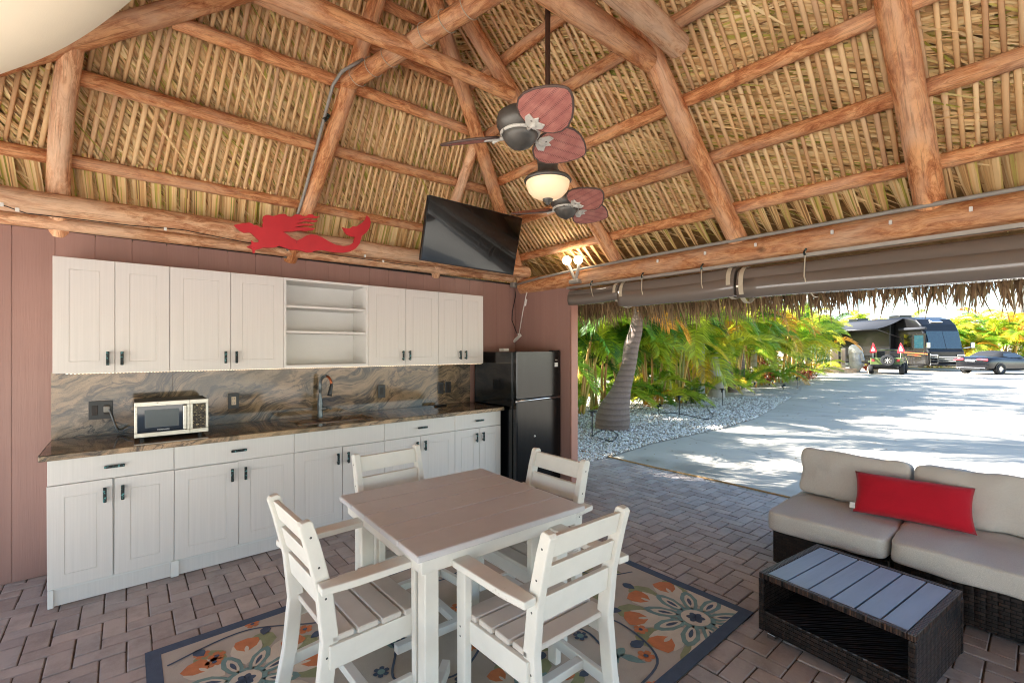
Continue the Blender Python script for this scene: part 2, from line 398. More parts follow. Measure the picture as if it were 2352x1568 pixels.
bedpts = [(p.x, p.y) for p in BE] + [tuple(lk(17.0, 40))[:2], tuple(lk(8, 45))[:2], (6.0, 22), (3.9, 9), (3.9, 5.0)]
bed = sheet('gravel_bed', bedpts, -0.004, M['gravel'])
def inpoly(x, y, poly):
    c = False; j = len(poly) - 1
    for i in range(len(poly)):
        xi, yi = poly[i]; xj, yj = poly[j]
        if (yi > y) != (yj > y) and x < (xj - xi) * (y - yi) / (yj - yi) + xi: c = not c
        j = i
    return c
# loose pebbles on the near part of the bed
rng = np.random.default_rng(3)
pv = []; pf = []
OCT = np.array([(1, 0, 0), (0, 1, 0), (-1, 0, 0), (0, -1, 0), (0, 0, 1), (0, 0, -1)], float)
OF = [(0, 1, 4), (1, 2, 4), (2, 3, 4), (3, 0, 4), (1, 0, 5), (2, 1, 5), (3, 2, 5), (0, 3, 5)]
cnt = 0; tries = 0
while cnt < 15000 and tries < 90000:
    tries += 1
    k = 5.6 + 9 * rng.random() ** 1.5; lat = k * (0.12 + 0.62 * rng.random()); P = lk(lat, k)
    if not inpoly(P.x, P.y, bedpts): continue
    s = rng.uniform(0.009, 0.02) * (1 + 0.03 * k)
    R = np.array(Euler(rng.uniform(0, 6.28, 3)).to_matrix())
    v = (OCT * (s * rng.uniform(0.7, 1.3, 3))) @ R.T + np.array([P.x, P.y, s * 0.45])
    b = len(pv) ; pv.extend(v); pf.extend([(b + i, b + j, b + l) for i, j, l in OF]); cnt += 1
add('pebbles', fastmesh('pebbles', pv, pf, M['pebble']), None, bed)['kind'] = 'stuff'

# ------------------------------------------------------------------ brick pavers, herringbone
def paver_mat():
    m, nt, bs = newmat('clay paver')
    r = rand(nt, 'both')
    col = ramp(nt, r, ((0.0, C(158, 144, 136)), (0.3, C(176, 162, 153)), (0.6, C(172, 163, 157)), (0.85, C(186, 171, 160)), (1.0, C(156, 147, 143))))
    v = coords(nt, world=True)
    n = noi(nt, v, 7, 6, 0.65); n2 = noi(nt, v, 60, 4, 0.7); n3 = noi(nt, v, 1.3, 4, 0.6)
    col = mixc(nt, math_(nt, 'MULTIPLY', ramp(nt, n, ((0.45, (0, 0, 0, 1)), (0.75, (1, 1, 1, 1)))), 0.55), col, C(118, 106, 98))
    col = mixc(nt, math_(nt, 'MULTIPLY', ramp(nt, n2, ((0.5, (0, 0, 0, 1)), (0.7, (1, 1, 1, 1)))), 0.35), col, C(182, 172, 160))
    col = mixc(nt, math_(nt, 'MULTIPLY', ramp(nt, n3, ((0.5, (0, 0, 0, 1)), (0.7, (1, 1, 1, 1)))), 0.25), col, C(168, 156, 146))
    nt.links.new(col, bs.inputs['Base Color']); bs.inputs['Roughness'].default_value = 0.78
    bump(nt, bs, math_(nt, 'ADD', n, n2), 0.35, 0.006); return m
M['paver'] = paver_mat()
M['sand'] = plain('joint sand', C(92, 80, 68), 0.95, 0, 0.3, 12, 0.4, 90, world=True)
floor = sheet('paver_floor', [(-2.6, -3.2), (5.2, -3.2), (5.2, 4.9), (-2.6, 4.9)], -0.008, M['sand'])
W_ = PAVW = 0.1015; G = 0.0032
def brickmesh(name, lx, ly):
    mb = MB(); mb.cbox(-lx / 2 + G, lx / 2 - G, -ly / 2 + G, ly / 2 - G, -0.03, 0.0, 0.004); return mb
bh = brickmesh('brick', 2 * W_, W_).mesh('brick_long'); bv = brickmesh('brick', W_, 2 * W_).mesh('brick_cross')
bricks = []
RUG = (0.07, 2.78, 1.11, 2.94)
for ix in range(-27, 53):
    for iy in range(-33, 49):
        d = (ix - iy) % 4
        if d == 0: c = ((ix + 1) * W_, (iy + 0.5) * W_, 0)
        elif d == 3: c = ((ix + 0.5) * W_, (iy + 1) * W_, 1)
        else: continue
        if not (-2.5 < c[0] < 5.2 and -3.1 < c[1] < 4.85): continue
        vis = inframe((c[0], c[1], 0), 30) and not (RUG[0] + .1 < c[0] < RUG[1] - .1 and RUG[2] + .1 < c[1] < RUG[3] - .1) \
            and not (-0.3 < c[0] < 3.9 and c[1] > 3.95) and not (c[0] > 3.6 and c[1] < 1.1) and not (2.7 < c[0] < 3.2 and .45 < c[1] < .95)
        bricks.append((0 if vis else 1, depth(c), c))
bricks.sort(key=lambda t: (t[0], t[1]))
jit = random.Random(5)
rest = MB(); nb = 0
for k, (_, dd, c) in enumerate(bricks):
    Mx = Matrix.Translation((c[0] + jit.uniform(-.0012, .0012), c[1] + jit.uniform(-.0012, .0012), jit.uniform(-.0025, .0015))) @ Euler((jit.uniform(-.006, .006), jit.uniform(-.006, .006), jit.uniform(-.008, .008))).to_matrix().to_4x4()
    if k < 298:
        add('brick', bh if c[2] == 0 else bv, M['paver'], floor, Mx); nb += 1
    else:
        src = bh if c[2] == 0 else bv
        rest.addm([Mx @ v.co for v in src.vertices], [tuple(p.vertices) for p in src.polygons])
rest.build('bricks_beyond', M['paver'], floor, kind='stuff')
# dry leaf litter blown onto the concrete
lv = []; lf = []; lr = random.Random(31)
for _ in range(260):
    k = lr.uniform(6.2, 17); lat = k * lr.uniform(.22, .95); P = lk(lat, k)
    if inpoly(P.x, P.y, bedpts) or P.x < 5.4: continue
    a = lr.uniform(0, 6.28); L_ = lr.uniform(.02, .07); w_ = L_ * lr.uniform(.12, .35); d = Vector((math.cos(a), math.sin(a), 0)); n_ = Vector((-d.y, d.x, 0)); b = len(lv)
    lv += [tuple(P + Vector((0, 0, -.006))), tuple(P + d * L_ * .5 + n_ * w_ + Vector((0, 0, .0))), tuple(P + d * L_ + Vector((0, 0, -.004))), tuple(P + d * L_ * .5 - n_ * w_ + Vector((0, 0, -.003)))]; lf.append((b, b + 1, b + 2, b + 3))
M['litter'] = leaf_mat('dry leaf litter', ((0, C(110, 84, 56)), (.5, C(150, 120, 80)), (1, C(90, 76, 52))), .8, .1, 'island', .2)
tag(add('leaf_litter', fastmesh('leaf_litter', lv, lf, M['litter'])), 'scattered dry leaf bits on the concrete driveway', 'leaves', kind='stuff')
# thin rope edging between the pavers and the driveway
rp = pz(1365, 1040); rq = pz(1800, 1148)
M['rope'] = plain('sisal rope', C(176, 140, 92), 0.9, 0, 0.3, 60, 0.6, 90)
o = MB().tube([(5.24 + 0.012 * math.sin(i * 1.7), 4.6 - i * 0.45, 0.006) for i in range(16)], 0.011, 6).build('rope_edging', M['rope'], None, smooth=True)
tag(o, 'thin tan rope laid between brick pavers and concrete driveway', 'rope')

# ================================================================== THATCHED ROOF
ZE, YE, SE = 2.39, 4.41, 1.30      # slope above the kitchen wall
ZR, XR, SR = 2.45, 3.80, 0.87      # slope above the open side
XRI = 1.40; ZRI = ZR + SR * (XR - XRI); YAP = YE - (ZRI - ZE) / SE
SW = 0.729; YSB = -2.7
def zE(x, y): return ZE + SE * (YE - y)
def zR(x, y): return ZR + SR * (XR - x)
def zW(x, y): return ZRI - SW * (XRI - x)
def zS(x, y): return ZE + SE * (y - YSB)
PLANES = {
    'E': dict(P0=Vector((0, YE, ZE)), u=Vector((1, 0, 0)), e=Vector((0, -1, SE)).normalized(), f=zE),
    'R': dict(P0=Vector((XR, 0, ZR)), u=Vector((0, -1, 0)), e=Vector((-1, 0, SR)).normalized(), f=zR),
    'W': dict(P0=Vector((XRI - (ZRI - ZR) / SW, 0, ZR)), u=Vector((0, 1, 0)), e=Vector((1, 0, SW)).normalized(), f=zW),
    'S': dict(P0=Vector((0, YSB, ZE)), u=Vector((-1, 0, 0)), e=Vector((0, 1, SE)).normalized(), f=zS)}
for q in PLANES.values():
    q['n'] = q['e'].cross(q['u']); q['n'] = q['n'] if q['n'].z > 0 else -q['n']
def rp_(pl, u, s, off=0.0):
    q = PLANES[pl]; return q['P0'] + q['u'] * u + q['e'] * s + q['n'] * off
def valid(pl, P, eps=0.02):
    z = PLANES[pl]['f'](P.x, P.y)
    return all(z <= PLANES[k]['f'](P.x, P.y) + eps for k in PLANES if k != pl)
def onp(pl, x, y, off=0.0):
    """where the line of sight through a pixel meets a roof slope"""
    q = PLANES[pl]; d = ray(x, y); A = q['P0'] + q['n'] * off
    return EYEP + d * ((A - EYEP).dot(q['n']) / d.dot(q['n']))
roof = thing('thatched_roof', 'hipped palm thatch roof on peeled pine logs over the patio', 'roof', (1.4, 1.0, 2.3))
def log(name, p0, p1, r0, r1=None, mat=None, parent=roof, seed=0, bend=0.02, n=14, rings=None, lump=0.06, M2=None):
    p0, p1 = Vector(p0), Vector(p1); L = (p1 - p0).length; r1 = r1 or r0; rings = rings or max(6, int(L / 0.16))
    rg = random.Random(seed + int(L * 1000)); ph = [rg.uniform(0, 6.28) for _ in range(4)]
    vs = []; fs = []
    for i in range(rings + 1):
        t = i / rings; z = t * L; r = r0 + (r1 - r0) * t
        ox = bend * math.sin(math.pi * t) * math.cos(ph[0]) + bend * .3 * math.sin(5 * t + ph[1]); oy = bend * math.sin(math.pi * t) * math.sin(ph[0]) + bend * .3 * math.sin(4 * t + ph[2])
        for k in range(n):
            th = 2 * math.pi * k / n
            rr = r * (1 + lump * noise.noise(Vector((math.cos(th) * 1.3 + seed * 3.1, math.sin(th) * 1.3, z * 2.2))) + 0.5 * lump * noise.noise(Vector((math.cos(th) * 3 + seed, math.sin(th) * 3, z * 7))))
            vs.append((ox + rr * math.cos(th), oy + rr * math.sin(th), z))
    for i in range(rings):
        for k in range(n):
            j = (k + 1) % n; fs.append((i * n + k, i * n + j, (i + 1) * n + j, (i + 1) * n + k))
    fs.append(tuple(range(n - 1, -1, -1))); fs.append(tuple(rings * n + k for k in range(n)))
    mb = MB(); mb.addm(vs, fs)
    o = mb.build(name, mat or M['log'], parent, frame(p0, (1, 0.2, 0.1) if abs((p1 - p0).normalized().x) < 0.9 else (0, 1, 0), p1 - p0), auto=50)
    return o
OP, OS, OT, OB = 0.085, 0.125, 0.15, 0.235      # how far purlins, stems, leaves and the mass lie above the rafters
# rafters on the slope above the kitchen wall (bottom pixel, top pixel)
ra = [((136, 522), (170, 60), .062, .055), ((668, 586), (862, 0), .062, .056), ((1000, 625), (1093, 330), .058, .045)]
for i, (a, b, r0, r1) in enumerate(ra):
    A = onp('E', *a); B = onp('E', *b); d = (B - A).normalized()
    top = B + d * (0.5 if i == 1 else 0.0)
    log('rafter', A + Vector((0, 0, .0)) - d * 0.05, top, r0, r1, M['log_pale'] if i != 1 else M['log'], seed=i + 1, bend=.02)
# rafters on the slope above the open side
for i, y in enumerate((2.87, 1.66, 0.49, -0.75)):
    A = Vector((XR + .02, y, ZR)); ztop = min(zR(0, 0) * 0 + ZR + SR * (XR - XRI), ZE + SE * (YE - y)) - .05
    xt = XR - (ztop - ZR) / SR
    log('rafter', A - Vector((-1, 0, SR)).normalized() * .1, (xt, y, ztop), (.062, .075, .078, .08)[i], .06, seed=20 + i, bend=.03)
    log('rafter', (XRI - (ZRI - ZR) / SW - .1, y, ZR - .07), (2 * XRI - xt if False else XRI - (ZRI - ztop) / SW, y, ztop), .07, .06, seed=30 + i)
# hip rafters, ridge, plates
apex = Vector((XRI, YAP, ZRI - .06))
log('hip_rafter', Vector((3.86, 4.36, 2.40)), apex, .068, .06, seed=41, bend=.015)
XW0 = XRI - (ZRI - ZR) / SW
h0, h1 = onp('E', 80, 125), onp('E', 510, 0); hd_ = (h1 - h0).normalized()
log('hip_rafter', h0 - hd_ * 1.25, h1 + hd_ * 1.15, .068, .058, M['log'], seed=42, bend=.012)
log('hip_rafter', Vector((3.86, YSB, 2.40)), Vector((XRI, YSB + YE - YAP, ZRI - .06)), .068, .06, seed=43)
log('hip_rafter', Vector((XW0, YSB, 2.40)), Vector((XRI, YSB + YE - YAP, ZRI - .06)), .068, .06, seed=44)
log('ridge_beam', (XRI, YAP + .1, ZRI - .02), (XRI, YSB + YE - YAP - .1, ZRI - .02), .07, seed=45)
log('plate_beam', (-2.2, 4.2, 2.462), (3.80, 4.2, 2.492), .078, .072, M['log_pale'], seed=46, bend=.012)
log('wall_purlin', (-2.2, 4.375, 2.385), (3.72, 4.375, 2.425), .045, .04, M['log_pale'], seed=47, bend=.008)
log('plate_beam', (3.83, 4.3, 2.325), (3.83, -3.0, 2.325), .10, .112, M['log'], seed=48, bend=.012, n=18)
log('plate_beam', (XW0, 4.4, 2.325), (XW0, -3.0, 2.325), .10, .11, M['log'], seed=49)
log('plate_beam', (XW0 - .2, YSB, 2.325), (3.95, YSB, 2.325), .10, .11, M['log'], seed=50)
# purlins
pe = [((500, 435), .042), ((500, 265), .047), ((700, 160), .045), ((838, 100), .04), ((915, 21), .04)]
sE = []
for i, (p, r) in enumerate(pe):
    P = onp('E', *p, OP); s = (P - PLANES['E']['P0']).dot(PLANES['E']['e']); sE.append(s)
    xl = XRI - (ZRI - P.z) / SW + .06; xr = XR + (ZR - P.z) / SR - .02 + .05
    log('purlin', (xl + .03, P.y, P.z - .005), (xr, P.y, P.z + .005), r * 1.05, r * .95, seed=60 + i, bend=.014)
pr = [((1560, 510), .044), ((1620, 368), .046), ((1480, 270), .045), ((1440, 125), .045), ((1310, 25), .042)]
sR = []
for i, (p, r) in enumerate(pr):
    P = onp('R', *p, OP); s = (P - PLANES['R']['P0']).dot(PLANES['R']['e']); sR.append(s)
    yt = YE - (P.z - ZE) / SE + .08
    log('purlin', (P.x, yt, P.z + .01), (P.x, -2.2 + i * .3, P.z - .01), r, r * 1.06, seed=70 + i, bend=.016)
for i in range(5):
    q = PLANES['W']; P = rp_('W', 0, .3 + .5 * i, OP)
    log('purlin', (P.x, YE - (P.z - ZE) / SE, P.z), (P.x, -2.2 + i * .3, P.z), .045, seed=80 + i, n=8)
    P = rp_('S', 0, .4 + .45 * i, OP)
    log('purlin', (XRI - (ZRI - P.z) / SW, P.y, P.z), (XR + (ZR - P.z) / SR, P.y, P.z), .045, seed=90 + i, n=8)
# tie beams between the rafters
qB = onp('R', 1150, 220); B1 = Vector((2.36, 2.80, 3.575)); B0 = Vector((0.02, 2.80, 3.50))
log('tie_beam', B0, B1, .066, .054, seed=101, bend=.015)
log('tie_beam', pz(797, 192, 3.58), pz(1113, -4, 3.62) + (pz(1113, -4, 3.62) - pz(797, 192, 3.58)) * 1.6, .062, .066, seed=102, bend=.008)
log('tie_beam', pY(1497, 142, 1.70), pY(1497, 142, 1.70) + Vector((-2.3, .02, .05)), .07, .085, seed=103, bend=.02)
e1 = pY(1556, 108, 1.47)
log('tie_beam', e1, e1 + Vector((-2.3, -.03, .03)), .072, .068, M['log_pale'], seed=104, bend=.02)
# stems (slats) of the palm fronds, row by row
def slatmesh(L, w):
    mb = MB(); h = w * .45
    pts = [(-w / 2, 0), (-w * .38, -h * .75), (0, -h), (w * .38, -h * .75), (w / 2, 0), (0, h * .5)]
    vs = []; 
    for t, k in ((0, .9), (.5, 1), (1, 1.06)):
        for a, b in pts: vs.append((a * k, b * k, t * L))
    n = 6; fs = []
    for i in range(2):
        for k in range(n):
            j = (k + 1) % n; fs.append((i * n + k, i * n + j, (i + 1) * n + j, (i + 1) * n + k))
    fs += [tuple(range(n - 1, -1, -1)), tuple(2 * n + k for k in range(n))]
    return mb.addm(vs, fs).mesh('slat', True)
slats = []
sr = random.Random(11)
def rows(pl, ss, u0, u1, fan):
    ss = list(ss) + [ss[-1] + .45, ss[-1] + .9, ss[-1] + 1.3]
    for i in range(len(ss) - 1):
        L = ss[i + 1] - ss[i] + .05; me = [slatmesh(L, w) for w in (.024, .027, .030)]
        u = u0 + sr.uniform(0, .03)
        while u < u1:
            u += .056 + sr.uniform(-.006, .007)
            A = rp_(pl, u, ss[i] - .02, OS + sr.uniform(-.006, .006))
            t = fan(u) + sr.uniform(-.025, .025)
            B = rp_(pl, u + t * L, ss[i] - .02 + L, OS + .012 + sr.uniform(-.006, .006))
            mid = (A + B) / 2
            if not (valid(pl, A, .15) and valid(pl, B, .02)): 
                if not valid(pl, A, .0): continue
                B = A + (B - A) * .5
                if not valid(pl, B, .05): continue
                m2 = slatmesh(L * .5, .024)
            else: m2 = sr.choice(me)
            q = proj(mid)
            vis = q is not None and -60 < q[0] < 2420 and -120 < q[1] < 700
            slats.append((0 if vis else 1, q[2] if q else 99, A, B, m2, pl))
rows('E', sE, -1.7, 3.9, lambda u: -0.10 * (u - 1.6))
rows('R', sR, -4.4, 2.4, lambda u: 0.0)
rows('W', (.3, .8, 1.3, 1.8, 2.3), -2.7, 4.4, lambda u: 0.0)
slats.sort(key=lambda t: (t[0], t[1]))
rest = MB()
for k, (vi, dd, A, B, me, pl) in enumerate(slats):
    Mx = frame(A, PLANES[pl]['u'], B - A)
    # local y must look towards the room
    if Mx.to_3x3().col[1].dot(PLANES[pl]['n']) < 0: Mx = Mx @ Matrix.Rotation(math.pi, 4, 'Z')
    if k < 298: add('slat', me, M['slat'], roof, Mx)
    else: rest.addm([Mx @ v.co for v in me.vertices], [tuple(p.vertices) for p in me.polygons])
rest.build('slats_beyond', M['slat'], roof, kind='stuff', smooth=True)
# leaf blades behind the stems
bl_v = []; bl_f = []
def blade(P, d, n_, L, w, curl=0.0, taper=.35):
    d = d.normalized(); sd = d.cross(n_).normalized(); b = len(bl_v)
    for t, ww, o in ((0, w * .8, 0), (.5, w, curl * .5), (1, w * taper, curl * 1.6)):
        q = P + d * (L * t) + n_ * o
        bl_v.append(q - sd * (ww / 2)); bl_v.append(q + sd * (ww / 2))
    bl_f.extend([(b, b + 1, b + 3, b + 2), (b + 2, b + 3, b + 5, b + 4)])
tr = random.Random(21)
def blades(pl, n, u0, u1, s0, s1, phi, sgn):
    q = PLANES[pl]; k = 0
    while k < n:
        u = tr.uniform(u0, u1); s = tr.uniform(s0, s1)
        P = rp_(pl, u, s, OT + tr.uniform(-.012, .05))
        if not valid(pl, P, .05): 
            k += .3; continue
        patch = noise.noise(Vector((u * 1.1, s * 2.2, 3.0 if pl == 'E' else 9.0)))
        a = math.radians(phi + tr.gauss(0, 11) + 16 * patch)
        d = (-q['e'] * math.cos(a) + q['u'] * sgn * math.sin(a))
        d = d + q['n'] * tr.uniform(-.07, .07)
        nn = (q['n'] + q['u'] * tr.uniform(-.4, .4) + q['e'] * tr.uniform(-.4, .4)).normalized()
        blade(P, d, nn, tr.uniform(.22, .5), tr.uniform(.008, .018), tr.uniform(-.012, .02)); k += 1
blades('E', 17000, -2.0, 4.1, .25, 3.2, 40, 1)
blades('R', 21000, -4.6, 2.9, .15, 3.2, 62, 1)
blades('W', 5000, -3, 4.4, .1, 3.3, 45, 1)
blades('S', 3000, -4, 2.0, .1, 3.3, 45, 1)
# gathered fronds hanging under the lowest purlin
def petals(pl, u0, u1, s_top, s_bot, sgn):
    q = PLANES[pl]; u = u0
    while u < u1:
        w = tr.uniform(.085, .125); nb = 19; lean = tr.uniform(.0, .05); hv = tr.uniform(-.01, .01)
        for i in range(nb):
            a = i / (nb - 1); dp = .10 * (1 - a) ** 1.3
            top = rp_(pl, u + sgn * w * (a * 1.15 - .1), s_top + tr.uniform(-.02, .05), OP + .015 + dp * .5 + hv + tr.uniform(-.004, .004))
            mid = rp_(pl, u + sgn * (w * (a * .95 + .15) + lean * .3), s_top + (s_bot - s_top) * (.42 + .12 * a), OP + .0 + dp + hv + tr.uniform(-.004, .004))
            bot = rp_(pl, u + sgn * (w * (a * .55 + .55) + lean * 1.2), s_bot - tr.uniform(0, .1), OP + .01 + dp * .9 + hv)
            nn = (q['n'] + q['u'] * sgn * tr.uniform(.0, .6) + q['e'] * tr.uniform(-.2, .2)).normalized()
            b = len(bl_v)
            for P, ww in ((top, .010), (mid, .011), (bot, .006)):
                sd = (bot - top).normalized().cross(nn).normalized()
                bl_v.append(P - sd * ww / 2); bl_v.append(P + sd * ww / 2)
            bl_f.extend([(b, b + 1, b + 3, b + 2), (b + 2, b + 3, b + 5, b + 4)])
        u += w * .9
petals('E', -2.2, 4.0, sE[0] + .02, -.22, 1)
petals('R', -4.3, 2.6, sR[0] + .02, -.30, 1)
add('thatch', fastmesh('thatch', [tuple(v) for v in bl_v], bl_f, M['thatch']), None, roof, kind='stuff')
# the thatch mass above the leaves, closed slabs out to the eaves
ZEAVE = 1.93
def slab(pts, off0, off1, n_):
    k = len(pts); mb = MB(); v = [p + n_ * off0 for p in pts] + [p + n_ * off1 for p in pts]
    mb.addm(v, [tuple(range(k)), tuple(range(2 * k - 1, k - 1, -1))] + [(i, (i + 1) % k, k + (i + 1) % k, k + i) for i in range(k)]); return mb
xe = XR + (ZR - ZEAVE) / SR; xw = XW0 - (ZR - ZEAVE) / SW; yn = YE + (ZE - ZEAVE) / SE; ys = YSB - (ZE - ZEAVE) / SE
AP = Vector((XRI, YAP, ZRI)); AS = Vector((XRI, YSB + YE - YAP, ZRI))
NE, SE_, NW, SW_ = Vector((xe, yn, ZEAVE)), Vector((xe, ys, ZEAVE)), Vector((xw, yn, ZEAVE)), Vector((xw, ys, ZEAVE))
for pl, pts in (('R', [NE, SE_, AS, AP]), ('E', [NW, NE, AP]), ('W', [SW_, NW, AP, AS]), ('S', [SE_, SW_, AS])):
    slab(pts, .33, .62, Vector((0, 0, 1))).build('thatch_layer', M['thatch_back'], roof)
# ragged eave fringe
bl_v = []; bl_f = []
def fringe(A, B, out, n):
    for i in range(n):
        P = A.lerp(B, tr.random()); P = P + out * tr.uniform(-.16, .22) + Vector((0, 0, tr.uniform(.06, .30)))
        clump = noise.noise(P * 2.3); L = tr.uniform(.16, .36) * (1 + .35 * clump)
        d = Vector((0, 0, -1)) + out * tr.uniform(-.05, .45) + (B - A).normalized() * tr.uniform(-.3, .3)
        nn = (out + (B - A).normalized() * tr.uniform(-1, 1)).normalized()
        blade(P, d, nn, L, tr.uniform(.008, .02), tr.uniform(-.03, .03), .2)
rr = Vector((0, 0, .13))
fringe(NE + rr + Vector((.16, .1, -.02)), SE_ + rr + Vector((.16, 0, -.02)), Vector((1, 0, 0)), 6500)
fringe(NW + rr, NE + rr, Vector((0, 1, 0)), 2500)
fringe(SE_ + rr, SW_ + rr, Vector((0, -1, 0)), 2000)
fringe(SW_ + rr, NW + rr, Vector((-1, 0, 0)), 2500)
add('eave_fringe', fastmesh('eave_fringe', [tuple(v) for v in bl_v], bl_f, M['fringe']), None, roof, kind='stuff')
# ================================================================== WALLS
YW, ZT = 4.41, 2.35
wall = thing('kitchen_wall', 'mauve brown grooved siding wall behind the white cabinets', 'wall', (1.0, YW, 0))
MB().box(-2.2, 3.90, YW + .0035, YW + .10, 0, ZT - .02).build('wall_core', M['wall'], wall)
x = -2.2
while x < 3.78:
    x1 = min(x + .203, 3.785)
    MB().box(x + .0018, x1 - .0018, YW, YW + .0034, .004, ZT).build('siding_panel', M['wall'], wall, bevel=.002, seg=1); x += .203
MB().box(-2.2, 3.78, YW - .004, YW + .1, ZT + .001, ZT + .02).build('top_trim', M['black'], wall)
rwall = thing('return_wall', 'short mauve brown siding wall beside the refrigerator', 'wall', (3.84, 3.9, 0))
MB().box(3.7905, 3.882, 3.466, YW + .012, 0, 2.30).build('wall_core', M['wall'], rwall)
y = 3.463
while y < 4.40:
    y1 = min(y + .19, YW - .003)
    MB().box(3.787, 3.7902, y + .0018, y1 - .0018, .004, 2.315 if y > 3.5 else 2.31).build('siding_panel', M['wall'], rwall, bevel=.002, seg=1); y += .19
M['wall_trim'] = plain('painted corner board', C(176, 126, 108), 0.5, 0, 0.08, 4, 0.2, 50, stretch=(3, 3, .2), spec=.35)
MB().box(3.79, 3.896, 3.447, 3.462, .004, 2.29).build('corner_board', M['wall_trim'], rwall, bevel=.002)
MB().box(3.883, 3.897, 3.463, YW + .1, .004, 2.30).build('outer_panel', M['wall'], rwall)

# ================================================================== KITCHEN
def door_mesh(w, h, groove=True, t=.019):
    """slab door in local x (width) z (height), face at y = 0 looking to -y; a shallow routed panel line"""
    mb = MB(); m = min(.075, w * .25); g = .004; dp = .003
    def rect(i, y): return [(i, y, i), (w - i, y, i), (w - i, y, h - i), (i, y, h - i)]
    b = .0015
    R = [rect(b, 0)]
    if groove: R += [rect(m, 0), rect(m + g * .5, dp), rect(m + g, dp * .3), ]
    back = rect(0, t); side = rect(0, b)
    v = [p for r in R for p in r] + side + back; k = len(R); f = []
    for i in range(k - 1):
        for a in range(4):
            c = (a + 1) % 4; f.append((i * 4 + a, i * 4 + c, i * 4 + 4 + c, i * 4 + 4 + a))
    f.append(tuple((k - 1) * 4 + a for a in range(4)))
    s = k * 4
    for a in range(4):
        c = (a + 1) % 4; f.append((s + a, s + c, c, a)); f.append((s + 4 + a, s + 4 + c, s + c, s + a))
    f.append((s + 7, s + 6, s + 5, s + 4))
    return mb.addm(v, f)
def handle(parent, x, z, vert, yf, L=.098):
    mb = MB(); a = L / 2
    if vert:
        mb.cbox(x - .0085, x + .0085, yf - .032, yf - .02, z - a, z + a, .002)
        for s in (-.7, .7): mb.box(x - .005, x + .005, yf - .022, yf + .001, z + s * a - .006, z + s * a + .006)
    else:
        mb.cbox(x - a, x + a, yf - .032, yf - .02, z - .0085, z + .0085, .002)
        for s in (-.7, .7): mb.box(x + s * a - .006, x + s * a + .006, yf - .022, yf + .001, z - .005, z + .005)
    return mb.build('handle', M['patina'], parent)
YB, YU = 3.80, 4.07
seams = [-.357, .244, .997, 1.740, 2.480, 3.060]; mids = [-.060, .620, 1.372, 2.100, 2.778]
blabel = ['white base cabinet under the microwave end, next to bare siding', 'white base cabinet between the microwave unit and the sink unit', 'white sink base cabinet with a blank front instead of a drawer',
          'white base cabinet just right of the sink, half behind a chair', 'narrow white base cabinet beside the black refrigerator']
for i in range(5):
    x0, x1, xm = seams[i], seams[i + 1], mids[i]; g = .0017
    cb = thing('base_cabinet', blabel[i], 'cabinet', ((x0 + x1) / 2, 4.1, 0), group='white base cabinets along the wall')
    MB().box(x0 + .001, x1 - .001, YB + .021, YW - .004, .10, .882).build('carcass', M['cab_in'], cb)
    MB().box(x0 + (.028 if i < 2 else .001), x1 - (.018 if i == 0 else .001), YB + .028, YB + .04, .006, .10).build('toe_kick', M['cab'], cb)
    if i < 2:
        MB().box(x0 + .001 - (.018 if i else 0), x0 + .027, YB + .012, YB + .05, .002, .109).build('leg_cover', M['white'], cb, bevel=.003)
    dz = (.0, .002, -.002, .001, 0)[i]
    add('drawer_front', door_mesh(x1 - x0 - 2 * g, .150, False).mesh('drawer_front'), M['cab'], cb, Matrix.Translation((x0 + g, YB, .731)))
    if i != 2: handle(cb, (x0 + x1) / 2, .806, False, YB)
    for s, (a, b) in enumerate(((x0, xm), (xm, x1))):
        dd = add('door', door_mesh(b - a - 2 * g - (.003 if (i == 0 and s == 0) else 0), .607).mesh('door'), M['cab'], cb, Matrix.Translation((a + g, YB - (.004 if (i, s) == (1, 0) else 0), .119 + dz * (1 if s else -1))) @ Matrix.Rotation((.004, -.003, .002, 0, 0)[i] * (1 if s else -1), 4, 'Y'))
        handle(dd, (b - .042) if s == 0 else (a + .042), .635, True, YB, .092)
ulabel = ['white wall cabinet at the bare siding end of the row', 'wide white wall cabinet above the microwave', None, 'white wall cabinet just right of the open shelves', 'narrow white wall cabinet nearest the refrigerator']
useams = [-.358, .2367, .988, 1.7065, 2.4537, 3.029]; umids = [-.059, .612, None, 2.0854, 2.75]
ZU0, ZU1 = 1.381, 2.126
